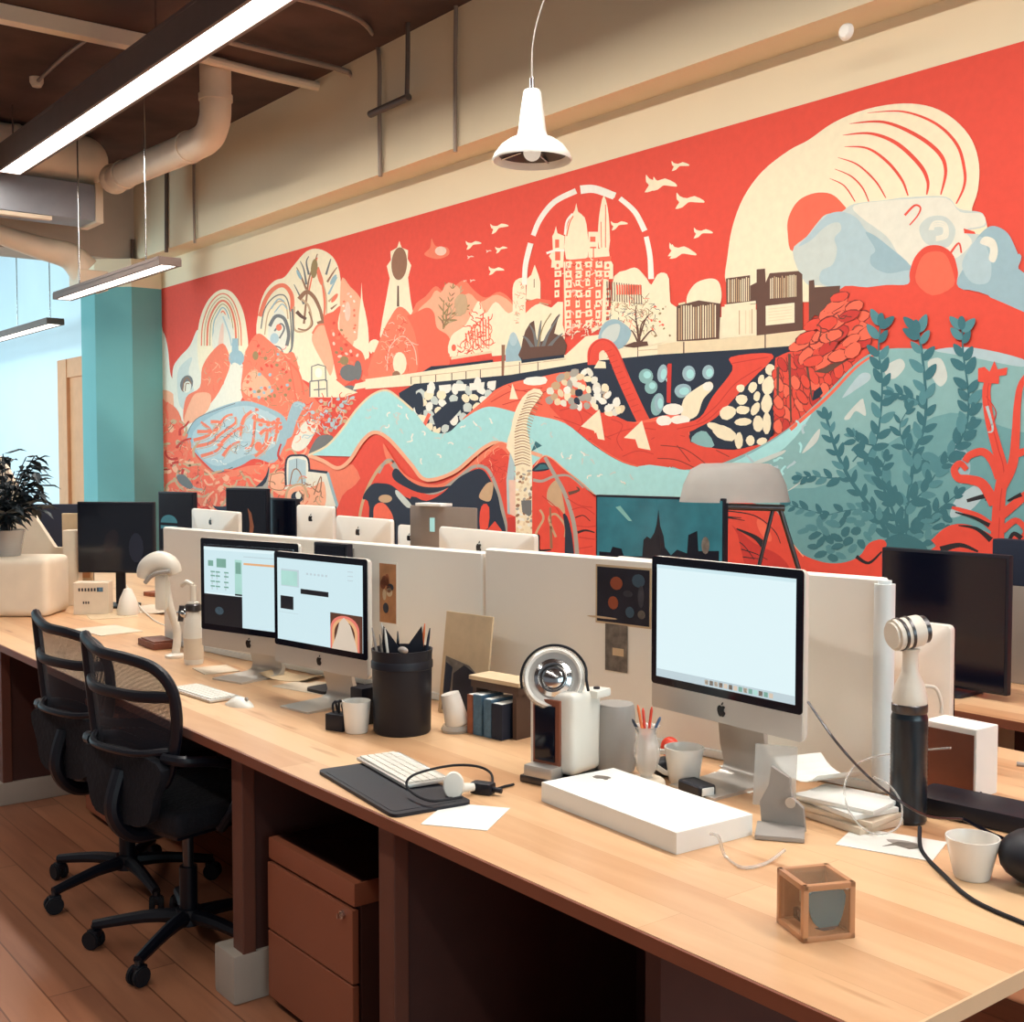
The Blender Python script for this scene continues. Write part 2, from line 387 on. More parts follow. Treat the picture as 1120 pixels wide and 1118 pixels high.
ya = (at(0, 205, ZL).y+at(300, 12, ZL).y)/2; yb = (at(0, 186, ZL).y+at(270, 8, ZL).y)/2
print('light y', ya, yb, at(0, 205, ZL), at(300, 12, ZL), at(0, 186, ZL), at(270, 8, ZL))
yc = (ya+yb)/2; WL = abs(ya-yb)+.05
linlight('long linear light hung below the ceiling, largest and brightest, top left', -9.22, 1.2, yc, ZL, WL, .17, (-9.1, at(154, 60, ZL+.1).x, -4.3, -2.6, -.9))
a, b = at(65, 328, 2.75), at(190, 291, 2.75)
linlight('short slim linear light glowing before the far corner of the cream soffit', a.x, b.x, (a.y+b.y)/2, 2.75, .15, .045, (a.x+.4, b.x-.4), 'led_small')
a, b = at(-60, 392, 2.75), at(46, 354, 2.75)
linlight('short linear light at the left edge before the white wall', a.x, b.x, (a.y+b.y)/2, 2.75, .16, .05, (b.x-.15, b.x-1.2), 'led_small')
# ------------------------------------------------------------------ pendant lamp
pl = aty(582, 175, 3.0)
d = thing('pendant_lamp', 'white bell shaped pendant lamp hanging in front of the bulkhead', 'lamp', pl)
prof = [(.155, -.005), (.158, .002), (.15, .022), (.125, .055), (.092, .078), (.063, .09), (.056, .11), (.05, .16), (.042, .22), (.036, .262), (.03, .272), (0, .274)]
MB().lathe(prof, 'pendant_white', seg=48).lathe([(.155, -.005), (.148, 0), (.14, .022), (.115, .05), (.085, .07), (.055, .085)], 'pendant_white', seg=48).obj('lamp_shade', d, ang=50)
MB().lathe([(.135, .020), (.1, .035), (.07, .06), (0, .065)], 'steel_dark', seg=36).obj('reflector', d)
MB().sph((0, 0, .03), .035, 'screen_tan').obj('bulb', d)
for k in range(4):
    a = k*PI/2+.4; MB().cyl((.05*math.cos(a), .05*math.sin(a), .035), (.14*math.cos(a), .14*math.sin(a), .018), .004, 'chrome').obj('cage_spoke', d)
MB().cyl((0, 0, .27), (0, 0, .32), .009, 'chrome').obj('cord_grip', d)
MB().tube([(0, 0, .31), (.004, 0, .45), (.04, .02, .6), (.16, .06, .85), (.2, .08, CEIL-pl.z)], .003, 'plastic_grey', seg=6).obj('cord', d)
# ------------------------------------------------------------------ the mural: pigment polygons on the wall plane
MUR = []   # (colour, outline in wall coordinates (x, z))
FR = (0, 0, 1.0)
COL = dict(red=(222, 74, 56), red2=(196, 52, 44), red3=(236, 104, 78), coral=(232, 122, 92), peach=(238, 172, 138), pink=(232, 196, 176), cream=(238, 226, 194), cream2=(226, 208, 172),
 white=(236, 234, 222), river=(164, 218, 218), teal=(132, 176, 176), teal2=(104, 156, 160), teal3=(52, 108, 118), teal4=(78, 134, 142), ice=(172, 196, 202), ice2=(150, 180, 190), ice3=(196, 206, 200),
 snow=(224, 222, 206), navy=(24, 38, 58), brown=(96, 66, 54), brown2=(146, 104, 78), tan=(196, 164, 128), grey=(164, 160, 150), grey2=(110, 112, 112), line=(120, 44, 38), olive=(150, 128, 86), black=(28, 26, 32))
SID = 0
def frame(x0, y0, s):
    global FR
    FR = (x0, y0, s)
def w2(p):
    v = aty(FR[0]+p[0]/FR[2], FR[1]+p[1]/FR[2], YW-.004); return (v.x, v.z)
def pr(s):
    q = [float(t) for t in s.replace(',', ' ').split()]; return list(zip(q[0::2], q[1::2]))
def paint(c, s, sm=4):
    P = pr(s) if isinstance(s, str) else s
    P = [(p.x, p.y) for p in spl([(a, b, 0) for a, b in P], sm, True)] if sm > 1 else P
    MUR.append((c, [w2(p) for p in P]))
def stroke(c, s, w0, w1=None, wm=None, sm=5):
    P = pr(s) if isinstance(s, str) else s
    Q = spl([(a, b, 0) for a, b in P], sm) if sm > 1 else [Vector((a, b, 0)) for a, b in P]
    global SID
    SID += 1; sid = SID
    w1 = w0 if w1 is None else w1; L = []; Rr = []; N = len(Q)
    for k, q in enumerate(Q):
        t = (Q[min(k+1, N-1)]-Q[max(k-1, 0)]); t = t.normalized() if t.length > 0 else Vector((1, 0, 0))
        f = k/(N-1); w = w0+(w1-w0)*f
        if wm is not None: w = (w0*(1-f)**2+2*wm*2*f*(1-f)*.75+w1*f*f)
        n = Vector((-t.y, t.x, 0))*w/2; L.append((q.x+n.x, q.y+n.y)); Rr.append((q.x-n.x, q.y-n.y))
    for k in range(N-1):
        MUR.append((c, [w2(L[k]), w2(L[k+1]), w2(Rr[k+1]), w2(Rr[k])], sid, k % 5))
def ell(c, x, y, a, b, rot=0, n=14, wob=0):
    r = math.radians(rot); P = []
    for k in range(n):
        t = 2*PI*k/n; m = 1+random.uniform(-wob, wob)
        px, py = a*m*math.cos(t), b*m*math.sin(t); P.append((x+px*math.cos(r)-py*math.sin(r), y+px*math.sin(r)+py*math.cos(r)))
    MUR.append((c, [w2(p) for p in P]))
def leafs(c, s, n, ln, wd, side=38, alt=True, w=5, taper=True, c2=None):
    P = spl([(a, b, 0) for a, b in pr(s)], 8); stroke(c, s, w, w*.5)
    N = len(P)
    for k in range(n):
        f = (k+.6)/n; i = min(int(f*(N-1)), N-2); t = (P[i+1]-P[i]).normalized(); a0 = math.degrees(math.atan2(t.y, t.x))
        for sg in (1, -1):
            a = a0+sg*side+random.uniform(-10, 10); q = P[i]; l = ln*(1.1-.45*f if taper else 1)*random.uniform(.85, 1.15)
            if alt and sg < 0: q = P[min(i+int(N*.4/n), N-1)]
            ar = math.radians(a); leaf(c2 if (c2 and random.random() < .4) else c, q.x+math.cos(ar)*l*.62, q.y+math.sin(ar)*l*.62, l*.56, wd*.9*(l/ln), a)
    ar = math.radians(a0); ell(c, P[-1].x+math.cos(ar)*ln*.3, P[-1].y+math.sin(ar)*ln*.3, ln*.45, wd*.8, a0)
def leaf(c, x, y, a, b, rot):
    r = math.radians(rot); P = []
    for k in range(14):
        t = 2*PI*k/14; px, py = a*math.cos(t), b*math.copysign(abs(math.sin(t))**1.25, math.sin(t))*(1-.25*math.cos(t)); P.append((x+px*math.cos(r)-py*math.sin(r), y+px*math.sin(r)+py*math.cos(r)))
    MUR.append((c, [w2(p) for p in P]))
def inside(p, P):
    r = False; j = len(P)-1
    for i in range(len(P)):
        if (P[i][1] > p[1]) != (P[j][1] > p[1]) and p[0] < (P[j][0]-P[i][0])*(p[1]-P[i][1])/(P[j][1]-P[i][1])+P[i][0]: r = not r
        j = i
    return r
def blobs(cs, reg, n, a, b=None, rot=None, gap=1.0, wob=.12, outline=None):
    P = pr(reg); xs = [p[0] for p in P]; ys = [p[1] for p in P]; got = []; b = b or a*.75; tr = 0; ol = outline
    while len(got) < n and tr < n*60:
        tr += 1; p = (random.uniform(min(xs), max(xs)), random.uniform(min(ys), max(ys)))
        if not inside(p, P) or any((p[0]-q[0])**2+(p[1]-q[1])**2 < (gap*(a+b))**2 for q in got): continue
        got.append(p); A, B, Q = a*random.uniform(.8, 1.2), b*random.uniform(.8, 1.2), random.uniform(0, 180) if rot is None else rot+random.uniform(-20, 20)
        if ol: ell(ol, p[0], p[1], A+2.2, B+2.2, Q, 10, 0)
        ell(random.choice(cs), p[0], p[1], A, B, Q, 9, wob)
def squig(cs, reg, n, ln, w):
    P = pr(reg); xs = [p[0] for p in P]; ys = [p[1] for p in P]; k = 0; tr = 0
    while k < n and tr < n*40:
        tr += 1; p = (random.uniform(min(xs), max(xs)), random.uniform(min(ys), max(ys)))
        if not inside(p, P): continue
        k += 1; a = random.uniform(0, 2*PI); q = [p]
        for _ in range(3):
            a += random.uniform(-1.1, 1.1); q.append((q[-1][0]+ln/3*math.cos(a), q[-1][1]+ln/3*math.sin(a)))
        stroke(random.choice(cs), q, w, w*.6, sm=3)
def skyline(c, x0, x1, y0, y1, n, h0, h1, seed=1):
    r = random.Random(seed)
    for k in range(n):
        f = k/n; x = x0+(x1-x0)*f; y = y0+(y1-y0)*f; w = (x1-x0)/n*r.uniform(.7, 1.3); h = r.uniform(h0, h1)
        paint(c, [(x, y), (x, y-h), (x+w*.5, y-h-w*.4), (x+w, y-h), (x+w, y)], 1)

# --- base
frame(0, 0, 1)
MUR.append(('red', [(XL, .55), (XL, 3.045), (3.0, 3.045), (3.0, .55)]))
# ===== far left (2nd crop)
frame(150, 220, 3.727)
paint('snow', '60,500 105,530 125,600 135,700 150,745 150,830 60,830')
paint('peach', '60,800 105,770 150,790 160,850 60,850')
paint('snow', '145,690 170,640 215,590 245,525 262,560 300,600 420,640 430,800 330,900 210,960 160,900 148,800')
paint('ice3', '165,700 200,650 225,640 210,700 235,790 200,850 170,820')
paint('cream', '245,600 252,500 275,430 310,380 350,360 390,375 425,430 445,510 450,620 400,660 300,640 260,700')
for i, (c, w) in enumerate((('coral', 5), ('tan', 4), ('coral', 8), ('olive', 3), ('ice2', 5), ('coral', 5))):
    k = i*13; stroke(c, [(262+k*.9, 590), (268+k*.85, 500), (300+k*.6, 415+k*.8), (348, 377+k*1.1), (392-k*.5, 410+k*.8), (420-k*.8, 500), (425-k*.8, 590)], w)
paint('snow', '310,600 320,500 345,455 385,500 395,600')
paint('pink', '330,600 340,520 352,500 350,600'); stroke('ice', '350,470 375,540 385,590', 6)
# big arch trees
paint('cream', '490,560 495,450 520,370 560,325 600,310 640,260 690,205 740,195 795,225 825,290 832,400 825,500 830,640 810,730 700,740 560,640')
stroke('coral', '500,470 525,400 560,355 600,345 630,385 632,450', 17)
stroke('grey2', '505,520 520,440 560,390 600,385 620,430 628,520 630,600', 5); stroke('tan', '520,545 535,455 575,410 605,420 615,480', 5)
stroke('ice2', '545,440 575,400 600,410', 6); stroke('ice2', '560,455 590,420 612,440', 5)
paint('snow', '530,560 545,480 585,440 615,500 610,600 570,620 540,600')
stroke('grey2', '540,510 565,470 600,480 618,540 610,590', 14); stroke('grey2', '560,530 585,500 600,520 580,560', 7)
ell('coral', 578, 515, 12, 14); ell('ice', 560, 560, 18, 22); stroke('grey2', '555,590 585,600 600,640', 6)
for s in ('690,360 665,300 650,270', '690,340 680,280 665,245', '775,330 800,290 815,270', '780,380 800,340 815,310', '680,420 660,380 640,340', '700,300 690,250 700,225', '770,300 785,250 790,235', '790,440 815,420', '780,410 810,380'):
    stroke(random.choice(['grey2', 'brown2', 'ice2', 'tan']), s, 9, 3)
stroke('brown2', '680,500 690,400 700,320 720,260 735,215', 9, 4); stroke('coral', '700,370 715,300 735,230', 7, 4)
stroke('coral', '735,270 755,330 765,420 760,480', 12, 8); stroke('tan', '745,300 770,380 772,470', 5)
ell('olive', 722, 275, 14, 40, 5); ell('coral', 745, 310, 9, 35, -15)
stroke('brown2', '660,400 690,370 720,390 745,440 760,490 790,500', 18, 10); stroke('brown', '650,450 670,470 690,480', 16, 10)
stroke('tan', '640,430 640,520 680,530 710,500 700,430 670,400', 9); stroke('brown2', '700,450 715,500 690,525 655,520', 6)
stroke('brown2', '735,500 775,490 810,520 815,570 800,640', 16, 8); stroke('olive', '810,560 830,600 820,680', 10)
paint('peach', '712,560 730,510 765,505 800,560 805,640 790,710 770,680 730,610'); stroke('coral', '715,540 740,505 780,510 808,560', 8)
stroke('grey2', '632,440 636,520 630,600 605,640', 8); ell('ice2', 800, 320, 8, 24, 30); ell('coral', 805, 395, 8, 22, 35); ell('ice2', 660, 300, 6, 22, -25)
# temple, sand hills
paint('peach', '830,330 870,350 915,410 905,520 885,600 850,640 830,640')
ell('pink', 858, 450, 12, 40); blobs(['pink', 'snow', 'coral'], '840,360 890,400 890,580 840,600', 16, 6)
paint('cream', '898,560 905,460 912,400 915,330 919,400 930,450 942,520 945,600 940,650 880,620 885,570', 2)
ell('cream', 968, 595, 26, 32)
# big white tower with brown oval
paint('cream', '990,545 1000,480 1015,400 1030,315 1018,265 1035,240 1033,205 1060,190 1069,162 1079,190 1105,200 1103,235 1118,262 1105,312 1115,400 1130,480 1135,560 1100,600 1000,600', 1)
ell('brown2', 1069, 255, 32, 67, 3, 24); stroke('brown', '1064,345 1064,430', 6, 9, sm=1)
# coral hills lower
paint('coral', '190,900 200,800 255,760 265,680 300,620 350,580 378,640 370,700 320,800 240,880')
paint('peach', '225,800 260,780 300,790 290,850 230,900 190,900')
paint('coral', '430,690 440,620 470,560 500,540 540,570 600,620 640,620 670,720 700,760 720,800 760,880 600,1000 520,900 430,800')
paint('peach', '440,720 480,690 540,740 540,790 470,800 430,770')
ell('ice2', 405, 640, 32, 34); stroke('ice2', '400,560 400,640', 24, 30, sm=1)
paint('snow', '390,660 425,680 400,740 350,840 320,860 340,790 375,720')
squig(['red3', 'peach', 'tan'], '270,690 350,600 370,680 320,800', 18, 30, 3)
squig(['red3', 'tan', 'peach', 'olive', 'coral'], '440,640 500,550 640,630 670,740 700,900 560,900 440,800', 110, 30, 3)
blobs(['red3', 'red', 'peach', 'ice2', 'olive'], '450,640 500,560 620,640 640,740 600,820 450,800', 40, 8)
ell('olive', 483, 630, 12, 18); stroke('red3', '600,640 660,700 680,790', 8); stroke('red3', '620,650 640,760 650,820', 6)
paint('red3', '760,480 800,450 830,430 820,520 880,590 920,620 925,680 850,750 820,740 790,600')
blobs(['coral', 'pink', 'olive', 'red'], '790,500 820,470 870,600 910,640 850,740 820,700', 26, 8)
paint('red3', '950,640 960,615 980,640 975,720 920,730 930,650')
paint('coral', '925,735 940,680 975,640 1000,560 1030,480 1070,430 1118,470 1150,560 1165,700 1118,720')
squig(['peach', 'pink', 'red'], '1000,560 1060,450 1118,500 1150,660 1000,710', 70, 26, 3)
stroke('red3', '1035,650 1045,590 1080,560 1120,600 1130,660', 14); stroke('pink', '1020,680 1035,580 1080,535 1130,580 1145,680', 4)
ell('cream', 1068, 665, 26, 46); stroke('brown2', '1045,705 1100,700', 22, 14); ell('grey2', 1050, 738, 14, 8)
ell('grey2', 865, 700, 38, 34, 10); ell('grey2', 900, 690, 16, 40); ell('grey2', 866, 768, 30, 17); stroke('brown2', '850,640 860,690', 6); ell('olive', 845, 650, 18, 18)
# cream walkway, little gate
paint('cream', '890,745 950,730 1118,715 1118,745 950,758 880,770', 1)
paint('cream', '705,800 705,735 712,730 712,672 738,664 770,672 772,720 800,720 850,760 900,780 840,800 760,800', 1)
for s in ('712,735 712,675 738,666 768,674 770,735', '705,735 772,728', '705,735 705,798', '740,730 742,798', '774,730 776,798', '720,770 770,765'): stroke('grey2', s, 5, sm=1)
ell('white', 740, 700, 15, 20)
ell('grey2', 202, 745, 26, 36, 15); ell('snow', 204, 758, 17, 24, 15); stroke('brown2', '186,775 192,735 205,720 222,745', 5); stroke('brown2', '196,775 200,745 214,745', 4)
# blue grey dome field with coral worms
paint('ice2', '200,960 230,900 290,860 380,825 450,815 530,840 600,880 615,950 590,1030 560,1070 480,1050 420,1080 330,1105 280,1070 225,1010')
paint('ice', '225,960 270,900 360,850 450,835 530,860 580,900 560,1000 440,1040 330,1080 260,1040')
for s in ('245,940 300,935 260,900', '230,975 280,960 320,930 360,880 390,870', '240,1000 300,985 340,950 400,905 400,880', '420,960 430,900 450,870 490,850 480,900 470,990 440,1010', '330,1000 370,960 410,930 440,920', '350,1040 380,1000 420,980', '500,950 530,930 520,990 490,1010', '540,940 570,920 560,980', '260,1040 320,1020 350,990', '480,1040 520,1010 550,960', '470,880 520,900 590,905', '300,900 340,905 310,950'):
    stroke('coral', s, 15, 9)
    stroke('tan', [(x+4, y+12) for x, y in pr(s)], 3, 3)
squig(['tan', 'ice2', 'white', 'grey2'], '240,960 300,900 450,850 560,900 560,1000 330,1070', 80, 34, 3)
stroke('grey2', '255,1070 300,1100 340,1105 390,1085', 10, 4); stroke('grey2', '200,960 240,890 330,850 400,825', 3)
ell('coral', 495, 1000, 16, 20); blobs(['coral', 'ice'], '450,840 590,880 590,950 480,920', 14, 10)
# lower left coral rockery
paint('coral', '60,830 120,820 170,860 200,960 250,1050 330,1110 450,1080 560,1065 600,1000 640,970 700,1010 760,1060 800,1090 900,1100 900,1450 60,1450')
paint('red3', '60,960 150,900 190,960 220,1040 300,1120 420,1120 560,1090 640,1000 700,1060 700,1300 60,1400')
blobs(['coral', 'peach', 'tan', 'red3', 'red3', 'coral'], '100,860 180,900 240,1050 330,1120 500,1110 620,1030 700,1080 640,1300 100,1300', 60, 15)
squig(['coral', 'peach', 'red3', 'red2', 'tan'], '100,860 180,900 240,1050 330,1120 500,1110 620,1030 700,1080 640,1300 100,1300', 120, 75, 11)
squig(['brown2', 'tan', 'coral', 'peach', 'red'], '100,870 180,920 240,1060 330,1130 620,1050 700,1080 680,1300 100,1300', 170, 34, 3.2)
paint('ice2', '600,960 615,880 640,820 680,830 650,900 630,960'); paint('snow', '630,1000 660,930 700,890 740,900 700,990 660,1020')
paint('grey2', '700,1030 740,960 800,960 770,1010 720,1040'); blobs(['tan', 'ice', 'coral', 'grey'], '680,830 760,810 880,800 860,900 800,950 700,930', 40, 10)
squig(['red', 'peach', 'ice'], '640,830 880,790 850,900 660,1000', 60, 40, 5)
# crop 5 lower area behind far monitors (150,460,3.2)
frame(150, 460, 3.2)
stroke('tan', '130,200 160,240 240,245', 10, 4); stroke('grey', '140,190 200,235 230,240', 12, 5)
paint('grey2', '140,195 165,190 195,225 185,240 150,220'); paint('navy', '260,285 275,300 340,290 440,210 462,160 455,210 420,250 330,310 280,312')
paint('grey', '330,235 440,230 465,165 460,235 480,300 330,330')
paint('peach', '468,190 520,180 520,250 500,260 465,230'); stroke('brown2', '470,190 515,185 515,240 468,235 470,190', 3)
paint('snow', '522,230 524,135 560,122 600,135 602,235 520,240', 2); stroke('navy', '522,232 524,138 560,122 600,136 603,230', 7)
paint('ice', '530,225 532,140 560,132 592,140 592,225', 1); stroke('brown2', '535,230 545,180 560,170 575,190 580,235', 4); stroke('navy', '560,135 560,170', 2)
paint('snow', '600,172 670,180 690,260 708,315 660,320 660,300 600,240', 1); stroke('navy', '600,174 668,182', 9, sm=1); stroke('ice2', '668,184 690,260 708,318', 10)
paint('peach', '520,260 560,230 610,235 655,215 658,300 600,310 540,300'); stroke('tan', '520,300 530,240 580,225 600,270', 8); ell('navy', 562, 268, 22, 20); ell('snow', 566, 262, 10, 14)
stroke('brown2', '610,230 640,250 645,195 620,260', 4); squig(['brown2', 'tan', 'coral'], '470,180 650,200 650,300 470,300', 26, 30, 4)
# ===== middle city (3rd crop)
frame(400, 180, 3.194)
# distant ranges
paint('coral', '170,500 210,460 245,425 275,445 310,425 345,405 380,440 420,465 470,445 520,490 560,600 180,600')
paint('peach', '180,520 225,470 250,440 300,480 360,450 400,480 460,455 520,500 530,600 200,600')
paint('red3', '0,740 20,680 60,600 120,540 170,520 215,500 240,520 250,570 290,600 300,650 290,700 200,725')
paint('coral', '10,745 55,600 90,530 120,500 150,540 175,600 185,700 150,740')
squig(['peach', 'pink', 'red'], '55,620 120,510 160,570 180,700 60,730', 60, 24, 2.6)
stroke('pink', '75,720 85,640 130,600 170,640 180,700', 3); ell('cream', 120, 695, 24, 40); ell('brown2', 108, 735, 14, 14)
paint('cream', '300,600 350,560 385,490 400,480 420,520 455,480 500,520 540,500 545,640 440,670 300,670')
squig(['red3', 'coral', 'red'], '340,600 400,500 440,560 440,660 330,665', 60, 30, 4)
for i in range(9): stroke('red3', [(350+i*10, 580-i*6+random.uniform(-10, 20)), (360+i*9, 640)], 5, 2)
leafs('olive', '272,575 272,520 275,470 285,430', 5, 26, 3, w=5, c2='tan'); leafs('tan', '280,560 310,500 330,440', 5, 24, 4, w=4, c2='olive'); leafs('olive', '285,550 320,520 350,500', 4, 24, 4, w=3, c2='tan')
ell('peach', 300, 450, 34, 34, wob=.15); ell('tan', 335, 490, 24, 40, wob=.1)
leafs('olive', '275,570 290,500 305,430', 7, 22, 3, w=5, c2='brown2')
paint('cream', '295,620 320,618 322,665 295,672', 1); ell('red3', 309, 640, 8, 12)
paint('red', '295,680 440,655 445,680 295,700', 1); paint('navy', '190,730 230,705 300,700 445,682 447,695 300,712', 1)
paint('cream2', '300,672 440,650 445,658 300,682', 1)
# long walkway
paint('cream', '0,750 160,730 290,710 450,690 700,665 770,600 860,590 960,590 1118,560 1400,500 1400,650 1118,680 830,712 700,725 560,738 480,745 330,760 200,770 0,785', 1)
for x, y0, y1 in ((160, 742, 768), (193, 738, 770), (246, 733, 765), (302, 728, 762), (352, 722, 757), (402, 716, 752), (539, 690, 740), (603, 680, 733), (952, 635, 695)): stroke('brown', [(x, y0), (x, y1)], 3, sm=1)
stroke('tan', '160,742 300,728 540,700 700,680', 2, sm=1); stroke('tan', '1118,640 950,650', 2, sm=1)
stroke('brown2', '482,630 480,745', 12, 8, sm=1)
# right of the range: ivory towers, plants
paint('cream', '515,480 515,430 525,405 550,395 560,410 560,600 520,600', 2); squig(['tan', 'coral', 'peach'], '520,440 555,410 555,570 525,580', 30, 14, 2.5)
paint('cream', '562,470 565,400 580,385 592,350 605,385 612,410 612,480', 1); stroke('brown2', '590,400 590,430', 3, sm=1)
paint('cream', '540,520 580,500 610,485 650,500 690,480 690,660 545,680', 2)
stroke('tan', '560,470 640,490', 4)
paint('red3', '560,480 600,468 650,475 650,490 610,480 580,500 560,520', 1)
paint('ice2', '490,690 490,650 505,600 518,585 530,600 545,640 545,685', 1); ell('ice', 517, 610, 14, 24)
paint('brown', '545,640 560,580 590,545 600,620 640,600 650,560 680,520 660,590 690,600 697,665 545,682', 2)
for s in ('600,640 590,590 575,560', '605,640 610,580 615,545', '620,640 640,590 680,525', '640,640 665,610 690,590', '585,640 565,610 550,600'): stroke('grey2', s, 14, 3)
stroke('olive', '600,650 620,570 650,520', 4); stroke('navy', '545,685 695,668', 18, 14, sm=1)
paint('brown', '548,640 695,630 697,664 548,682', 1)
# ring
for s in ('556,420 560,350 578,275', '585,248 610,190 660,130 735,92', '750,86 800,84 872,108', '888,118 940,165 975,232', '980,252 993,320 997,400'): stroke('white', s, 17, 20)
stroke('white', '750,88 800,86 868,110', 30, 26)
# tower group
paint('cream', '700,330 698,240 715,185 730,160 736,135 742,165 765,185 775,240 775,325', 2); stroke('red3', '702,250 712,205 725,180', 4)
stroke('white', '696,245 702,200 722,172', 7)
paint('cream', '654,300 640,320 650,335 648,360 690,360 695,250 670,240 665,215 658,240 652,250', 1)
paint('red3', '662,262 676,262 676,290 662,292', 1); paint('red3', '662,302 680,302 680,335 662,335', 1); stroke('white', '632,310 660,300 694,300', 8, sm=1)
paint('cream', '815,290 812,220 820,150 832,108 845,150 852,220 850,300', 2); stroke('red3', '822,200 824,290', 3, sm=1); stroke('red3', '838,140 838,290', 3, sm=1)
paint('cream', '778,325 778,235 812,235 812,325', 1); paint('red3', '784,252 803,252 803,270 784,270', 1); stroke('red3', '784,290 806,290', 5, sm=1); stroke('red3', '796,290 796,325', 4, sm=1)
paint('cream', '810,295 850,290 855,330 866,350 866,400 850,400 840,560 790,590 810,400', 1)
paint('red3', '693,335 860,320 835,560 700,595 690,560', 1)
for y in (340, 372, 404, 440, 475, 510, 545):
    for x in (660, 700, 735, 770, 805, 835):
        if x < 690 and y > 470: continue
        w = random.uniform(14, 24); h = random.uniform(18, 28)
        paint('cream', [(x, y), (x+w, y-2), (x+w, y+h), (x, y+h+2)], 1); ell('red3', x+w/2+random.uniform(-2, 2), y+h/2, w*.22, h*.25)
squig(['cream', 'cream', 'pink', 'red2'], '700,340 835,330 830,560 700,580', 60, 18, 4)
squig(['red2', 'cream', 'pink'], '700,560 820,540 830,590 700,600', 40, 20, 4)
stroke('cream', '696,340 700,580', 5, sm=1); stroke('cream', '838,400 832,560', 12, sm=1)
# hedges at the right of the towers
paint('cream', '860,480 870,390 910,370 940,360 960,370 985,400 1000,420 1020,385 1045,378 1062,400 1066,480 1090,510 1110,520 1110,600 870,640', 2)
for i in range(15): x = 845+i*8.5; stroke('brown', [(x, 408+i), (x+2, 475+i)], 3.4, sm=1)
for i in range(10): x = 880+i*9; stroke('red3', [(x, 420), (x+2, 455)], 6, sm=1)
squig(['tan', 'olive', 'red3', 'grey2', 'brown2'], '850,480 1010,460 1030,580 860,600', 120, 22, 2.6)
paint('ice2', '815,615 830,560 870,540 910,560 930,590 900,640 850,640'); paint('ice3', '825,600 850,565 890,560 880,610 850,625')
for s in ('955,625 950,560 920,530', '958,625 965,560 990,530', '955,625 930,580 900,600', '960,625 1000,580 1020,600', '957,625 945,520 950,490', '960,600 980,540 1000,520'): stroke('brown', s, 7, 2)
paint('brown', '900,635 940,620 985,618 990,632 940,640', 1); blobs(['tan', 'red3', 'olive'], '1000,500 1060,480 1070,600 1000,600', 18, 5)
paint('cream', '1040,520 1060,480 1090,500 1095,580 1050,590', 1); paint('cream2', '1095,485 1118,480 1118,580 1095,590', 1)
for i in range(4): stroke('brown', [(1097+i*6, 490), (1097+i*6, 580)], 2, sm=1)
# birds
def bird(x, y, s, a=0, c='cream'):
    P = [(-1, -.3), (-.75, -.05), (-.2, .05), (.3, -.15), (1, .1), (1.02, .28), (.3, .3), (-.1, .35), (-.5, .75), (-1, .9), (-.75, .4), (-.95, .2)]
    r = math.radians(a); paint(c, [(x+s*(p*math.cos(r)-q*math.sin(r)), y+s*(p*math.sin(r)+q*math.cos(r))) for p, q in P], 2)
for x, y, s, a in ((466, 212, 30, -8), (376, 272, 26, -5), (473, 290, 20, -8), (456, 363, 26, 0), (885, 203, 28, -5), (1030, 55, 52, 5), (1100, 290, 40, 8)): bird(x, y, s, a)
for x, y, s in ((366, 320, 11), (430, 300, 9), (374, 403, 9), (348, 405, 6)): bird(x, y, s, 0, 'pink')
paint('coral', '205,315 225,290 230,258 245,285 285,290 290,315 250,330'); ell('pink', 262, 302, 20, 16)
frame(720, 80, 2.795)
for x, y, s, a in ((67, 276, 26, 0), (97, 381, 42, 5), (137, 481, 28, 2), (78, 540, 38, 10), (20, 332, 36, 8)): bird(x, y, s, a)
# ===== right: big shell, mountains
paint('cream', '208,640 213,560 228,470 262,380 320,300 400,237 460,205 540,150 640,110 750,93 840,105 910,145 960,205 982,280 978,360 960,425 1000,440 1000,540 900,600 700,680 450,700 260,690')
paint('cream', '88,700 95,670 120,640 165,628 190,645 193,700 160,740 100,740')
paint('red3', '412,545 397,490 400,440 430,390 480,367 530,370 565,400 580,430 520,440 480,480')
for s, w0, wm, w1 in (('640,122 750,118 850,155 915,220 938,300 935,350 912,400', 1, 11, 4), ('585,155 690,150 790,190 860,245 880,300 865,372', 1, 15, 4), ('565,190 650,185 730,215 800,280 825,330 822,372', 1, 15, 4), ('570,225 640,230 700,270 745,325 765,375', 1, 10, 4), ('550,258 610,280 665,330 697,382', 1, 6, 3), ('540,293 590,315 625,350 645,393', 1, 5, 3), ('525,322 570,345 603,393', 1, 4, 3)):
    stroke('red', s, w0, w1, wm, sm=8)
paint('ice3', '412,545 455,500 490,455 515,432 560,425 600,400 700,388 760,380 880,378 920,415 985,425 1000,445 1000,470 940,485 1010,500 1040,535 1030,575 1000,560 940,600 915,640 780,645 620,665 500,650 450,640')
paint('snow', '600,405 700,390 770,385 880,382 925,425 990,430 998,465 940,480 960,520 900,570 850,530 790,590 740,560 700,500 620,440')
paint('ice', '430,530 470,485 500,450 530,428 570,425 610,445 640,485 700,525 775,592 770,645 620,665 540,655 497,640 500,605 535,585 548,540 540,505 560,480 555,458 530,460 500,480 470,510')
paint('ice2', '635,488 660,495 700,525 775,592 750,605 700,612 655,590 650,560 665,540')
paint('ice3', '800,470 830,440 880,440 910,480 890,530 840,530 810,510')
for k in range(3): stroke('snow', [(830+k*6, 480), (845, 455+k*7), (880-k*4, 460+k*5), (885-k*6, 500-k*3), (850, 512-k*5)], 6)
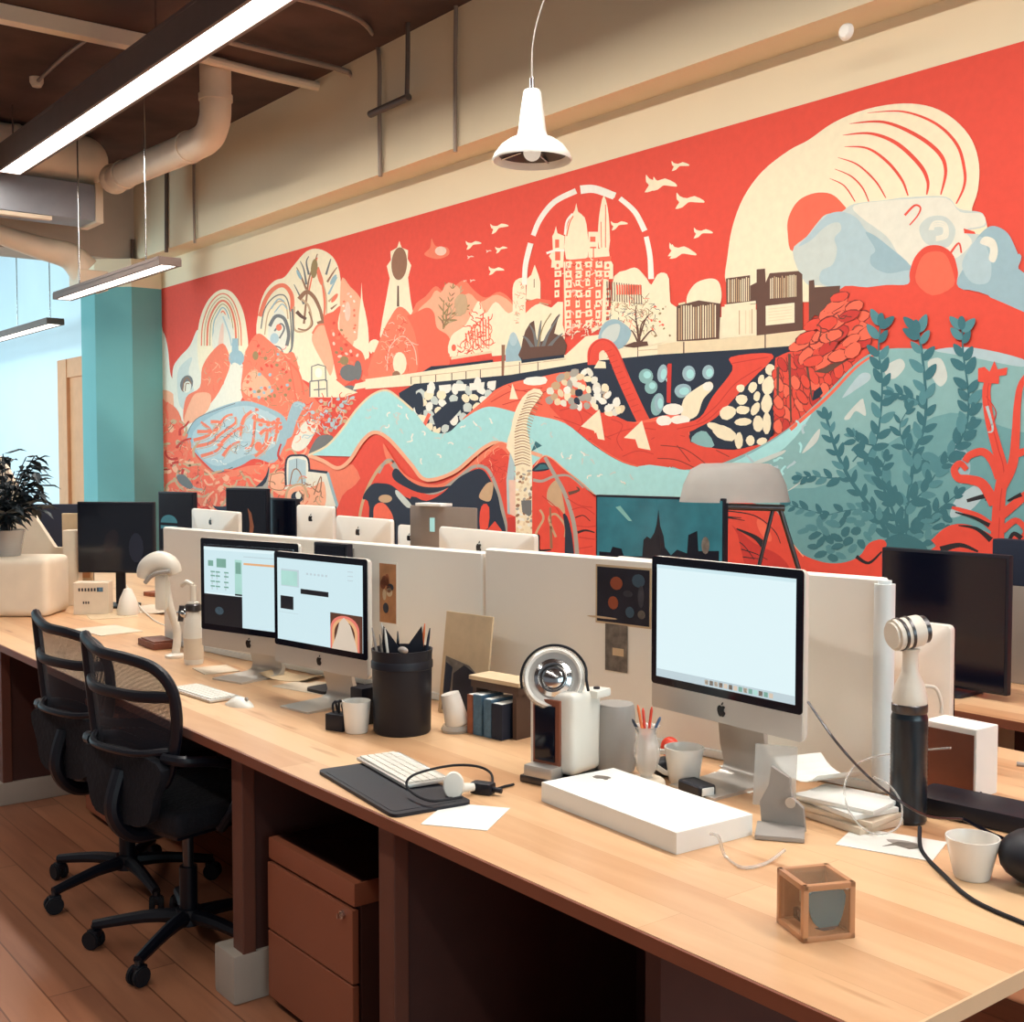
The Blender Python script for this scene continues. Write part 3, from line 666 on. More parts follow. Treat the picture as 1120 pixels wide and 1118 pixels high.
paint('ice2', '912,640 940,585 965,520 1000,478 1030,468 1070,490 1100,550 1130,620 1500,800 1500,900 1040,690 920,660'); paint('ice', '930,590 950,540 985,500 1005,530 1020,590 1010,640 960,640')
paint('ice2', '1020,690 1015,640 1040,600 1090,560 1112,560 1125,640 1400,790 1200,780')
paint('snow', '1000,500 1030,510 1040,545 1030,578 1012,570 1015,535 985,520'); stroke('red', '755,435 785,405 803,412 795,435 770,465', 7, 4); stroke('red', '895,550 920,520 928,550', 7, 5); paint('red', '935,475 968,485 972,492 937,490', 1)
paint('red', '556,662 640,655 700,648 765,645 770,610 785,565 815,533 850,526 880,535 905,560 918,610 920,655 1000,680 1050,700 1118,730 1500,900 1500,1000 900,900 740,850 640,900 545,800')
paint('red3', '790,640 795,590 815,555 850,545 880,555 900,600 905,650 840,680', 3)
# book like blocks
paint('brown', '58,712 125,695 192,705 188,815 58,820', 1); paint('brown', '208,628 282,618 282,705 210,712', 1); paint('brown', '302,600 328,598 330,640 342,612 430,605 442,615 444,785 302,803', 1); paint('brown', '462,635 478,632 480,655 558,650 552,720 545,760 480,740 462,762', 1)
paint('cream', '195,715 300,705 300,800 195,812', 1)
for x0, y0, x1, y1, n in ((62, 712, 180, 817, 16), (213, 628, 280, 702, 11), (342, 622, 425, 690, 14), (240, 725, 298, 800, 9)):
    for i in range(n):
        x = x0+(x1-x0)*(i+.5)/n; dy = -(x-x0)*.08; stroke(random.choice(['cream', 'cream', 'cream2', 'tan']), [(x, y0+dy+random.uniform(0, 8)), (x, y1+dy)], (x1-x0)/n*.5, sm=1)
paint('cream', '330,712 418,702 418,763 330,772', 1)
for k in range(5): stroke('cream2', [(338, 722+k*9), (410, 714+k*9)], 2, sm=1)
paint('brown', '283,650 303,640 303,705 283,708', 1); stroke('cream', '205,712 300,700', 8, sm=1)
# walkway right end
paint('cream2', '0,830 60,822 200,812 300,803 455,785 440,850 330,862 180,873 80,882 0,885', 1)
for x, a, b in ((80, 822, 880), (329, 798, 860)): stroke('brown', [(x, a), (x, b)], 4, sm=1)
stroke('tan', '0,885 180,873 330,862 440,850', 3, sm=1)
# ===== river and what lies under it (full frame)
frame(0, 0, 1)
paint('navy', '437,430 454,420 560,410 650,395 720,388 820,382 872,378 860,430 845,480 820,492 780,500 640,490 560,452 480,478 440,450', 1)
frame(400, 180, 3.194)
# left stone patch
blobs(['white', 'cream', 'ice3'], '170,860 190,780 450,755 460,790 380,860 330,910 250,935 195,900', 58, 18, 14, gap=.84)
paint('navy', '235,880 290,830 330,825 340,850 300,895 250,925', 1)
paint('white', '218,770 245,775 240,800 216,798', 1); paint('white', '310,765 355,768 350,790 312,792', 1); paint('white', '365,765 418,760 415,785 366,790', 1); paint('white', '430,758 458,755 456,778 428,782', 1); paint('white', '258,772 300,768 302,788 260,792', 1)
stroke('red3', '205,915 225,870', 12, sm=1); ell('navy', 188, 835, 16, 40)
# red rock mass in the centre
paint('red3', '340,890 420,820 460,785 520,760 600,745 700,725 760,740 800,850 830,870 880,880 940,900 1118,880 1118,1080 1000,1065 900,1040 800,980 700,905 600,880 540,870 440,850 380,880')
paint('red', '640,830 720,820 800,850 880,880 950,905 1118,900 1118,1075 1000,1060 900,1035 800,975 700,900', 3)
stroke('coral', '350,890 430,820 500,775 560,755', 3)
for s in ('440,830 520,790 600,800 640,790', '480,840 560,820 620,840', '500,770 540,790 620,780', '680,860 740,850 800,880', '660,880 720,900 800,930 860,960', '780,960 850,950 900,930', '900,930 960,920 1040,930', '900,1020 960,1000 1040,1020 1100,1010', '1000,960 1050,940 1118,950', '860,890 900,910 880,960 900,1000', '1040,930 1060,980 1040,1050', '740,850 760,900 740,940'): stroke('red2', s, 3)
# rubble
blobs(['cream', 'snow', 'tan', 'navy', 'white', 'grey', 'cream2'], '650,780 680,740 780,715 810,760 840,800 900,860 870,880 800,845 740,850 680,830 640,830', 70, 15, 12, gap=.72)
blobs(['white', 'cream'], '800,790 840,780 880,820 900,860 860,870 820,830', 12, 15, 12, gap=.95)
paint('cream', '505,820 515,765 535,820', 1); paint('cream', '755,915 820,855 838,963 812,958 800,930 770,920', 1); paint('cream', '905,955 968,895 998,998 955,990 945,960', 1)
paint('red', '808,935 815,960 790,960', 1); paint('white', '555,765 565,745 630,742 632,765 590,772', 2)
# teal beans on navy
blobs(['ice2', 'teal', 'river'], '940,730 1118,690 1118,860 1060,890 980,800', 1, 10)
for x, y, a, b, r in ((982, 740, 25, 26, 0), (1040, 728, 16, 28, 10), (1000, 778, 22, 24, 30), (1022, 838, 22, 40, 12), (1105, 792, 22, 24, 0)): ell('teal', x, y, a, b, r, 18); ell('river', x+4, y-5, a*.55, b*.5, r)
stroke('red2', '1062,700 1060,830', 12, sm=1)
# red worm arch
stroke('red', '798,700 800,650 830,628 862,650 900,740 950,850 975,900', 40, 44); stroke('red2', '782,700 790,640 830,612 875,640 920,740', 3)
for k in range(12): f = k/12; x = 850+f*110; y = 650+f*230; stroke('red2', [(x-14, y+6), (x+14, y-4)], 2, sm=1)
paint('cream', '800,712 815,685 840,690 842,712', 1)
# right mosaics (region 8 frame)
frame(720, 380, 2.8)
for x, y, a, b, r in ((15, 80, 15, 28, 10), (96, 80, 20, 24, 0), (155, 76, 18, 22, 10), (78, 132, 26, 20, -10), (5, 170, 14, 28, 0)): ell('ice2', x, y, a, b, r, 18); ell('river', x+4, y+2, a*.6, b*.6, r)
stroke('red2', '38,50 35,170', 11, sm=1)
paint('cream', '75,220 80,160 120,125 160,105 170,125 140,160 120,210'); ell('white', 155, 120, 16, 14); ell('white', 48, 190, 32, 18); ell('white', 20, 225, 24, 16); ell('white', 70, 222, 30, 14)
paint('red', '0,245 60,235 130,215 170,150 230,70 225,30 350,20 330,70 260,130 180,215 90,262 0,290')
stroke('red2', '225,50 280,40 340,30', 3); stroke('red2', '120,230 180,180 240,110 320,60', 3); stroke('red2', '60,250 140,230 190,190', 3)
paint('red', '0,280 100,290 180,310 250,312 320,290 372,262 340,300 250,335 180,362 90,378 0,375')
for s in ('10,300 80,310 140,350 150,365', '60,300 100,350', '0,340 60,345 120,372', '180,315 220,335'): stroke('line', s, 2.5)
paint('navy', '105,285 110,255 180,215 250,140 330,60 360,50 352,260 300,300 200,310')
P8 = [('345,68 15 20'), ('340,68 0 0')]
for x, y, a, b, r in ((345, 68, 15, 18, 0), (340, 118, 19, 30, 15), (318, 98, 9, 16, 20), (292, 122, 13, 18, 20), (255, 125, 13, 12, 0), (258, 160, 18, 16, 0), (305, 150, 10, 16, 10), (215, 200, 27, 21, -20), (262, 192, 22, 13, 0), (300, 188, 12, 22, 30), (335, 172, 17, 30, 5), (262, 228, 27, 12, -5), (308, 235, 16, 26, 0), (335, 232, 13, 34, 0), (205, 262, 40, 22, 25), (250, 285, 13, 26, 0), (285, 285, 14, 16, 0), (320, 288, 16, 12, -15), (180, 245, 30, 12, 20)): ell('cream', x, y, a, b, r, 10, .08)
paint('teal', '103,288 120,262 150,258 175,300 150,306', 2)
paint('red', '362,262 360,60 372,28 430,12 455,60 500,30 560,10 640,10 640,30 560,100 480,180 430,230')
blobs(['red', 'red3', 'red2', 'red'], '365,40 430,20 600,15 600,45 480,170 400,240 365,250', 46, 24, 14, rot=75, gap=.6, outline='line')
for s in ('405,20 410,230', '370,60 368,250', '455,30 475,160'): stroke('brown', s, 9, 4)
paint('navy', '475,165 480,135 500,120 508,140 495,155', 1); paint('brown', '480,75 560,40 590,35 520,80', 1)
frame(720, 80, 2.795)
blobs(['red', 'red3', 'red2', 'red3'], '430,850 450,790 500,740 560,680 600,700 640,790 640,830 560,870 480,900', 46, 34, 17, rot=-35, gap=.55, outline='line')
squig(['line', 'brown'], '440,840 500,750 570,690 630,800 560,860', 7, 40, 4)
# river
frame(0, 0, 1)
UP = '338,498 358,488 375,470 391,448 408,432 424,427 438,436 453,449 472,471 491,473 506,460 525,448 541,445 569,452 588,455 619,463 650,487 682,506 713,513 750,514 784,509 827,491 863,469 899,437 934,401 956,386 984,381 1041,384 1120,394 1230,420 1330,470'
LO = '338,498 354,504 370,512 383,504 397,483 410,473 426,480 450,507 463,523 478,524 500,515 519,499 535,487 550,485 560,496 568,540 580,520 594,499 607,504 625,518 652,541 700,552 793,553 815,570 855,600 880,612 920,618 960,640 1330,700'
up, lo = pr(UP), pr(LO)
upL = [p for p in up if p[0] <= 750]; loL = [p for p in lo if p[0] <= 752]
paint('river', upL+[(775, 516), (770, 548)]+loL[::-1], 4)
upR = [(735, 513)]+[p for p in up if p[0] > 745]; loR = [p for p in lo if p[0] > 700]
paint('teal', upR+[(1330, 700)]+loR[::-1]+[(740, 552)], 4)
paint('river', '700,510 760,515 800,507 850,480 890,450 860,490 800,525 760,552 690,552', 4)
stroke('peach', [p for p in lo if p[0] <= 655 and not 556 < p[0] < 582][0:15], 4, 4); stroke('cream2', [p for p in up if p[0] < 470], 2.2); stroke('red3', '866,470 905,436 938,402 960,387', 4, 2)
squig(['white', 'ice3'], '400,450 430,435 470,478 540,452 600,466 690,520 740,530 650,530 600,490 540,478 470,515 430,470 400,470', 46, 7, 1.8)
squig(['ice', 'river'], '690,515 760,525 840,500 900,450 860,540 760,545', 30, 12, 3)
# shading bands of the hill
frame(720, 380, 2.8)
paint('teal2', '400,440 520,420 700,300 900,200 1118,260 1400,300 1400,900 480,680 400,540')
paint('ice', '570,150 620,85 650,80 652,100 610,130 580,150'); paint('ice3', '575,215 625,160 635,170 640,210 610,195 590,220'); paint('ice3', '445,325 480,270 500,250 490,290'); paint('ice3', '300,350 390,315 380,330 310,358')
paint('ice3', '700,60 745,35 760,60 730,95 705,90'); paint('ice3', '830,45 870,35 890,90 870,120 845,95'); paint('ice', '850,10 960,0 1118,35 1118,60 960,30'); paint('ice2', '910,270 950,320 960,380 930,420 900,350', 3)
paint('ice', '920,460 1000,410 1010,440 960,500 900,520'); paint('ice3', '400,440 450,405 420,430')
# stems
T = 'teal3'
leafs(T, '720,600 690,540 640,470 590,400 555,330 535,270 520,215', 10, 46, 12, w=15, c2='teal4')
leafs(T, '590,400 530,400 480,395 440,398', 5, 36, 11, w=5, c2='teal4')
leafs(T, '520,515 470,500 430,490 400,480', 4, 34, 10, w=4, c2='teal4')
leafs(T, '690,540 640,500 580,500 520,515', 5, 36, 12, w=5, c2='teal4')
leafs(T, '745,590 730,520 690,420 650,340 675,280 688,180 690,90 680,10 685,-70', 15, 48, 14, w=9, c2='teal4', taper=False)
leafs(T, '600,350 630,320 650,340', 2, 36, 10, w=5); leafs(T, '665,300 620,290 600,270', 3, 40, 11, w=4, c2='teal4')
leafs(T, '770,600 765,500 780,400 790,320 815,260 825,180 820,90 810,0 800,-50', 13, 48, 14, w=13, c2='teal4', taper=False)
leafs(T, '825,190 790,160 750,145 720,140', 4, 40, 11, w=7, c2='teal4'); leafs(T, '790,310 850,360 920,300 950,230 955,140 940,30 935,-60', 14, 48, 15, w=9, c2='teal4', taper=False)
leafs(T, '780,330 755,290 745,240 770,190', 4, 44, 11, w=5, c2='teal4'); leafs(T, '765,480 820,440 860,380 900,340', 6, 46, 14, w=6, c2='teal4'); leafs(T, '765,560 810,540 860,500 920,450', 6, 44, 13, w=6, c2='teal4')
leafs(T, '700,440 690,390 700,340', 4, 40, 12, w=4, c2='teal4'); leafs(T, '760,500 720,460 700,430', 3, 36, 12, w=4)
blobs([T, T, 'teal4'], '440,560 520,530 640,520 680,570 640,600 560,650 500,640', 26, 20, 11, gap=.8)
blobs([T, 'teal4'], '780,560 900,480 890,560 800,620', 14, 20, 10, gap=.8); paint(T, '680,620 700,590 740,570 790,580 830,620', 2)
ell(T, 970, 185, 8, 18); ell(T, 970, 225, 10, 14); ell(T, 960, 272, 22, 12, -30)
# red bank and coral at right
paint('red', '205,490 330,485 365,500 390,540 430,620 500,655 565,660 620,640 650,600 690,588 705,605 690,640 720,700 700,760 205,760')
paint('red2', '205,540 300,600 380,640 400,700 205,720', 3)
for s in ('210,500 300,515 360,560 380,600', '210,520 270,530', '230,610 300,630 340,650', '205,580 260,600 300,650', '250,640 320,648'): stroke('black', s, 4, 2)
stroke('black', '245,555 300,580 328,605', 4, 22); stroke('peach', '388,535 410,590 450,640', 3); ell('red3', 330, 560, 14, 40, -30); stroke('black', '612,640 650,660 690,625', 12, 5); stroke('black', '205,518 260,522', 6, 2)
paint('red', '840,620 860,590 905,565 1000,575 1100,600 1118,620 1400,640 1400,800 700,800 700,660', 3)
for s in ('1040,650 1045,560 1050,460 1060,380 1040,300 1020,220 1010,140 1020,90', ): stroke('red', s, 44, 22); stroke('red2', [(x+4, y) for x, y in pr(s)], 3)
paint('red', '985,105 985,65 1005,60 1020,75 1035,42 1045,68 1075,62 1072,85 1050,88 1048,112 1020,110', 1)
stroke('red', '1035,480 1000,420 960,405 925,400 912,375 930,355 950,375', 34, 16); stroke('red', '1050,400 1030,350 1000,320 960,330 945,350', 28, 20)
stroke('red', '1055,430 1090,360 1100,270 1105,180 1118,110 1160,60', 34, 14); stroke('red', '1090,330 1160,300 1200,220', 26, 10); stroke('red', '1050,520 1110,470 1160,430 1220,420', 30, 18)
stroke('red', '1040,560 990,520 940,500 905,490', 26, 8); stroke('red', '1040,600 960,560 900,560 850,600', 34, 26); stroke('red', '1060,620 1120,610 1180,640', 34, 20); stroke('red', '1060,560 1100,530 1130,560 1110,590 1085,575', 22, 10)
stroke('black', '1020,545 970,520 915,505', 14, 3); stroke('black', '1025,590 980,555 925,545', 18, 3); stroke('black', '870,620 930,605 985,625', 22, 6); stroke('black', '1075,470 1118,450', 5, 14); stroke('black', '1080,590 1095,570 1118,585', 10, 16); stroke('black', '950,470 1010,455 1015,470', 10, 20)
stroke('red2', '1010,150 1040,200 1020,250', 3); stroke('ice', '1012,180 1030,250 1015,260', 10, 3)
# ===== beneath the river, centre (third row crop)
frame(420, 480, 4)
paint('red', '-60,120 0,60 40,90 80,140 130,185 190,210 250,205 330,165 400,110 460,60 520,20 550,40 560,120 575,260 580,760 -300,760 -200,300 -120,200')
paint('coral', '0,20 40,80 90,150 150,185 210,200 270,190 360,130 440,60 510,15 545,35 556,100 540,60 500,40 440,90 360,160 280,215 210,225 140,215 80,170 20,100')
squig(['red2', 'coral', 'peach', 'red2'], '380,130 500,40 540,100 550,160 440,120', 24, 50, 3)
paint('navy', '-60,300 -90,260 -50,200 0,195 40,205 90,250 130,300 130,600 -60,600')
paint('navy', '40,150 60,130 110,178 170,208 240,212 300,205 240,232 170,238 100,212 50,180')
paint('navy', '110,275 190,272 260,238 330,172 400,135 440,138 470,180 500,240 515,310 540,420 540,600 110,600')
stroke('grey', '40,110 70,150 120,200 180,232 240,232 330,172 390,125 440,122 475,160 505,240 525,320 545,420 550,520', 13, 16)
stroke('grey', '-20,150 10,100 40,96 70,140', 14, 8); stroke('tan', '-110,420 -95,300 -60,200 -10,120 30,98', 12, 14)
paint('tan', '420,250 450,200 478,190 482,220 470,270 440,270'); paint('ice3', '55,225 75,235 125,290 105,300 60,250'); paint('red', '425,320 440,285 465,300 460,390 425,395', 2); paint('red', '455,400 490,360 520,400 520,440', 1)
paint('red3', '0,280 40,330 40,380 -30,380 -40,300'); ell('tan', 10, 262, 30, 18)
# ribbed column
paint('ice', '556,60 580,60 575,130 575,250 545,330 540,180', 1)
paint('cream', '540,40 560,-40 575,-110 610,-180 660,-220 700,-200 650,-130 630,-60 640,0 655,120 656,420 582,420 580,120', 2)
for k in range(26):
    f = k/26; y = -190+f*320; x = 585 if y > -20 else 585-(-20-y)*-.12*2.0
    x = 582+(max(0, -y-30)**1.25)*.10
    stroke('brown2' if k % 2 else 'tan', [(x-6, y), (x+30, y-10), (x+62, y+2)], 5, 3)
blobs(['tan', 'white', 'grey', 'brown2', 'cream2'], '585,130 655,130 655,420 585,420', 60, 9, 6, gap=.8); paint('grey2', '605,270 650,268 650,330 640,340 610,320', 1)
stroke('ice2', '562,250 556,330', 16, sm=1); paint('red2', '545,345 580,340 580,440 545,440', 1); paint('pink', '550,180 580,180 580,340 555,330', 1)
# right hump
paint('red', '656,420 656,150 665,110 705,78 740,85 790,130 850,180 910,235 950,280 1000,330 1500,330 1500,760 656,760')
stroke('peach', '656,140 700,78 740,84 800,135 870,190 925,240', 5)
paint('navy', '655,140 680,110 715,105 735,130 700,142', 3); paint('teal3', '665,138 690,112 712,112 728,130', 1); paint('teal3', '650,55 668,10 696,30', 1)
paint('tan', '720,260 730,210 770,180 790,260 800,330 770,300 740,290'); paint('navy', '790,330 810,340 830,420 840,560 800,560 800,400', 2)
stroke('grey', '660,180 700,185 750,165 810,160 850,185 880,215', 14, 6); stroke('grey', '712,80 750,150 790,220 820,300 840,380 850,470 855,560', 15, 20)
stroke('tan', '690,560 670,430 705,350 690,310', 10); stroke('brown2', '740,480 735,300', 12, 8); stroke('tan', '760,430 730,350 760,330 800,380 800,430', 10)
stroke('brown', '815,240 860,225 850,210', 16, 4); stroke('black', '845,345 880,335 910,360', 5, 3); stroke('black', '855,410 890,400 930,410', 12, 5); stroke('black', '690,490 740,485', 12, 5)
for s in ('810,260 860,290 920,300', '830,310 880,300 930,330', '850,380 900,385 940,380', '860,430 930,440', '860,480 920,470', '700,250 760,300 780,340'): stroke('red2', s, 4)
stroke('white', '650,0 680,60', 1)
# ---- build
def build_mural():
    me = bpy.data.meshes.new('mural'); vs = []; fs = []; cols = []
    tiers = []; lastid = None; lt = 0
    grid = {}
    for it in MUR:
        c, P = it[0], it[1]
        x0 = min(p[0] for p in P); x1 = max(p[0] for p in P); z0 = min(p[1] for p in P); z1 = max(p[1] for p in P)
        if x1 < XL: continue
        if z0 < .56: P = [(p[0], max(p[1], .56)) for p in P]
        P = [(min(max(p[0], XL), 3.0), min(p[1], 3.045)) for p in P]
        cells = [(i, j) for i in range(int(x0*4)-1, int(x1*4)+2) for j in range(int(z0*4)-1, int(z1*4)+2)]
        sid = it[2] if len(it) > 2 else None
        if sid is not None and sid == lastid: t = lt
        else:
            t = 0
            for q in cells:
                for bx in grid.get(q, ()):
                    if bx[0] < x1 and bx[1] > x0 and bx[2] < z1 and bx[3] > z0 and bx[4] >= t: t = bx[4]+1
        if sid is not None and sid != lastid: pass
        lastid, lt = sid, t
        for q in cells: grid.setdefault(q, []).append((x0, x1, z0, z1, t))
        y = YW-.004-.00010*t-(.000018*it[3] if len(it) > 3 else 0); n = len(vs)
        vs += [(p[0], y, p[1]) for p in P]
        if len(P) == 4 and sid is not None: tr = [(0, 1, 2), (0, 2, 3)]
        else: tr = tessellate_polygon([[Vector((p[0], p[1], 0)) for p in P]])
        for a in tr: fs.append(tuple(n+k for k in a)); cols.append(c)
        tiers.append(t)
    print('mural', len(MUR), 'faces', len(fs), 'tiers', max(tiers))
    me.from_pydata(vs, [], fs)
    bm = bmesh.new(); bm.from_mesh(me)
    for f in bm.faces:
        f.normal_update()
        if f.normal.y > 0: f.normal_flip()
    bm.to_mesh(me); bm.free()
    ca = me.color_attributes.new('pigment', 'FLOAT_COLOR', 'CORNER')
    arr = []
    for f, c in zip(me.polygons, cols):
        l = lin(COL[c])
        for _ in f.loop_indices: arr += l
    ca.data.foreach_set('color', arr)
    m = bpy.data.materials.new('mural_paint'); m.use_nodes = True; nt = m.node_tree; b = nt.nodes['Principled BSDF']; b.inputs['Roughness'].default_value = .75
    at_ = nt.nodes.new('ShaderNodeVertexColor'); at_.layer_name = 'pigment'
    n = nt.nodes.new('ShaderNodeTexNoise'); n.inputs['Scale'].default_value = 26; n.inputs['Detail'].default_value = 5
    tc = nt.nodes.new('ShaderNodeTexCoord'); nt.links.new(tc.outputs['Object'], n.inputs['Vector'])
    rp = nt.nodes.new('ShaderNodeMapRange'); rp.inputs['To Min'].default_value = .9; rp.inputs['To Max'].default_value = 1.08; nt.links.new(n.outputs['Fac'], rp.inputs['Value'])
    mx = nt.nodes.new('ShaderNodeMix'); mx.data_type = 'RGBA'; mx.blend_type = 'MULTIPLY'; mx.inputs[0].default_value = 1
    nt.links.new(at_.outputs['Color'], mx.inputs[6]); nt.links.new(rp.outputs['Result'], mx.inputs[7]); nt.links.new(mx.outputs[2], b.inputs['Base Color'])
    me.materials.append(m)
    o = bpy.data.objects.new('wall_mural', me); C.objects.link(o)
    tag(o, 'huge red, cream and teal mural of towers, mountains and a river on the back wall', 'mural')
build_mural()
# ------------------------------------------------------------------ helpers in plan
def plan(u, D):
    l = (u-560)/FP*D; return Vector((FW.x*D+RT.x*l, FW.y*D+RT.y*l))
def zof(v, D): return EYE-(v-499)/FP*D
F2, R2 = FW.xy, RT.xy
def isect(P0, d, u):
    r = (u-560)/FP; t = (r*P0.dot(F2)-P0.dot(R2))/(d.dot(R2)-r*d.dot(F2)); return P0+d*t
def span(u0, u1, D, rz):
    P0 = plan((u0+u1)/2, D); d = Vector((math.cos(rz), math.sin(rz))); a, b = isect(P0, d, u0), isect(P0, d, u1)
    return (a+b)/2, (b-a).length
R = math.radians
FACE = TH-PI/2            # yaw that turns local -Y to the photographer
XZ = Matrix.Rotation(PI/2, 4, 'X')
def rr(w, h, r, cx=0, cz=0, n=5):
    P = []
    for sx, sz, a0 in ((1, 1, 0), (-1, 1, 90), (-1, -1, 180), (1, -1, 270)):
        for k in range(n+1):
            a = R(a0+90*k/n); P.append((cx+sx*(w/2-r)+r*math.cos(a), cz+sz*(h/2-r)+r*math.sin(a)))
    return P
def yz(y): return Matrix.Translation((0, y, 0)) @ XZ
def logo(mb, x, z, y, s, m, back=False):
    sg = -1 if back else 1
    b = [(0, .28), (.18, .34), (.36, .26), (.26, .12), (.25, -.05), (.38, -.17), (.30, -.36), (.15, -.5), (0, -.46), (-.15, -.5), (-.32, -.34), (-.42, -.05), (-.38, .2), (-.2, .34)]
    l = [(0, .36), (.01, .5), (.14, .62), (.14, .47)]
    for P in (b, l):
        Q = [(x+sg*p.x*s, z+p.y*s) for p in spl([(a, c, 0) for a, c in P], 3, True)]
        mb.prism(Q, .0012, m, yz(y))
# ------------------------------------------------------------------ workbenches
YF = 1.369; YK = 3.02; XR = -.93; XE = -9.3
bench = thing('workbench', 'long pale wood workbench in the foreground carrying the computers', 'desk', (XR, YF, 0))
def bl(x, y, z): return (x-XR, y-YF, z)
MB().box(bl((XR+XE)/2, (YF+YK)/2, DESK-.013), (XR-XE, YK-YF-.006, .026), 'desk_wood').obj('desktop', bench, smooth=False)
MB().box(bl((XR+XE)/2, YF-.001, DESK-.014), (XR-XE, .006, .027), 'edge_wood').obj('front_edge', bench, smooth=False)['label'] = 'dark brown front edge band'
MB().box(bl(XR+.002, (YF+YK)/2, DESK-.0138), (.006, YK-YF, .0275), 'edge_light').obj('end_edge', bench, smooth=False)['label'] = 'pale end edge band'
def legpanel(x, y0=1.42, t=.045, d=.75, foot=False):
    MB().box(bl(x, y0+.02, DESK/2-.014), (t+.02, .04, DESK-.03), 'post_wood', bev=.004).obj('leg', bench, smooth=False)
    MB().box(bl(x, y0+.04+d/2, DESK/2-.014), (t, d, DESK-.03), 'shaded_leg_wood').obj('side_panel', bench, smooth=False)
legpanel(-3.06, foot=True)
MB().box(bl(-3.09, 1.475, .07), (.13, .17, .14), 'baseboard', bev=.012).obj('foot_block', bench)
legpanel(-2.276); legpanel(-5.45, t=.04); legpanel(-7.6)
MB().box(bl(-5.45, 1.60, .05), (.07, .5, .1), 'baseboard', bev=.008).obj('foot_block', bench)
MB().box(bl(-1.55, 1.9, DESK/2-.014), (.04, .7, DESK-.03), 'shaded_leg_wood').obj('side_panel', bench, smooth=False)
MB().box(bl((XR+XE)/2-.2, 2.2, DESK/2-.014), (XR-XE-1.0, .02, DESK-.03), 'shaded_leg_wood').obj('light_block_panel', bench, smooth=False)  # added dark panel that blocks light under the bench
for x in (-1.4, -4.2, -7.0, -9.1): MB().box(bl(x, 2.92, DESK/2-.014), (.06, .06, DESK-.03), 'shaded_leg_wood').obj('leg', bench, smooth=False)
b2 = thing('workbench', 'second wooden workbench against the mural wall behind the first', 'desk', (1.0, 3.35, 0))
MB().box((-5, .4, DESK-.014), (10, .8, .026), 'desk_wood').obj('desktop', b2, smooth=False)
MB().box((-5, -.002, DESK-.014), (10, .006, .027), 'edge_wood').obj('front_edge', b2, smooth=False)
for x in (-.3, -3.2, -6.3, -9.7):
    MB().box((x, .05, DESK/2-.014), (.06, .06, DESK-.03), 'shaded_leg_wood').obj('leg', b2, smooth=False)
    MB().box((x, .74, DESK/2-.014), (.06, .06, DESK-.03), 'shaded_leg_wood').obj('leg', b2, smooth=False)
# pedestals
def pedestal(label, x, y, w, d, h, m='drawer_wood'):
    t = thing('drawer_pedestal', label, 'cabinet', (x, y, 0), 0, )
    MB().box((0, .008, h/2+.01), (w, d-.016, h-.02), 'shaded_leg_wood', bev=.003).obj('carcass', t, smooth=False)
    MB().box((0, -.002, h-.03), (w+.006, d+.006, .06), m, bev=.006).obj('top', t)
    hs = (h-.06-.03)/2
    for k in range(2):
        dr = MB().box((0, -d/2, h-.065-hs*(k+.5)), (w, .018, hs-.006), m, bev=.003).obj('drawer', t, smooth=False)
        if k == 0:
            MB().cyl((w/2-.045, -d/2-.008, h-.09), (w/2-.045, -d/2-.016, h-.09), .011, 'chrome').box((w/2-.045, -d/2-.02, h-.09), (.004, .014, .012), 'chrome').obj('lock', dr)
    for sx in (-1, 1):
        for sy in (-1, 1): MB().cyl((sx*(w/2-.04), sy*(d/2-.05), 0), (sx*(w/2-.04), sy*(d/2-.05), .022), .02, 'rubber').obj('glide', t)
pedestal('reddish wood two drawer pedestal with a small lock under the near bench', -2.745, 1.72, .46, .48, .475)
p = at(57, 896, 0)
pedestal('light wood pedestal on the floor behind the two chairs', -4.87, 1.92, .40, .5, .5)
# ------------------------------------------------------------------ partition panels
PA = Vector((-1.62, 2.40)); PB = Vector((-4.56, 1.985)); pd = (PA-PB).normalized(); prz = math.atan2(pd.y, pd.x)
def part_panel(label, u0, u1, h, t=.036):
    a, b = isect(PB, pd, u0), isect(PB, pd, u1); c = (a+b)/2; w = (b-a).length-.004
    o = thing('partition_screen', label, 'partition', (c.x, c.y, DESK+.0008), prz)
    MB().box((0, 0, h/2), (w, t, h), 'panel_white', bev=.014, seg=3).obj('screen_panel', o)
    MB().box((0, 0, .012), (w-.02, t+.014, .022), 'edge_white', bev=.004).obj('bottom_rail', o)
    return o, c, w
s1, c1, w1_ = part_panel('cream partition screen along the bench behind the two lit computers', 181, 532, .492)
s2, c2, w2_ = part_panel('cream partition screen, wider one with the dark poster, running to the right', 533.5, 972, .505)
MB().cyl((w2_/2+.002, -.012, .0), (w2_/2+.002, -.012, .50), .024, 'edge_white', seg=24, bev=.008).obj('end_post', s2)
def onpart(u, v, off=-.021):
    # point on the partition's front face at pixel
    q = isect(PB, pd, u); D = q.dot(F2); return Vector((q.x, q.y, zof(v, D)))+Vector((pd.y, -pd.x, 0))*(-off)
def card(name, label, cat, pa, pb, m, deco=None, t=.002, frm=None):
    # a flat card on the partition between pixel corners (left,top) (right,bottom)
    A = onpart(pa[0], (pa[1]+pb[1])/2); B = onpart(pb[0], (pa[1]+pb[1])/2); c = (A+B)/2; w = (B-A).length; D = c.xy.dot(F2)
    h = (pb[1]-pa[1])/FP*D; z = zof((pa[1]+pb[1])/2, D)
    mb = MB().box((0, 0, 0), (w, t, h), m)
    if frm: mb.box((0, .001, 0), (w+.012, t, h+.012), frm)
    if deco: deco(mb, w, h)
    return tag(mb.obj(name, loc=(c.x, c.y, z), rz=prz, smooth=False), label, cat)
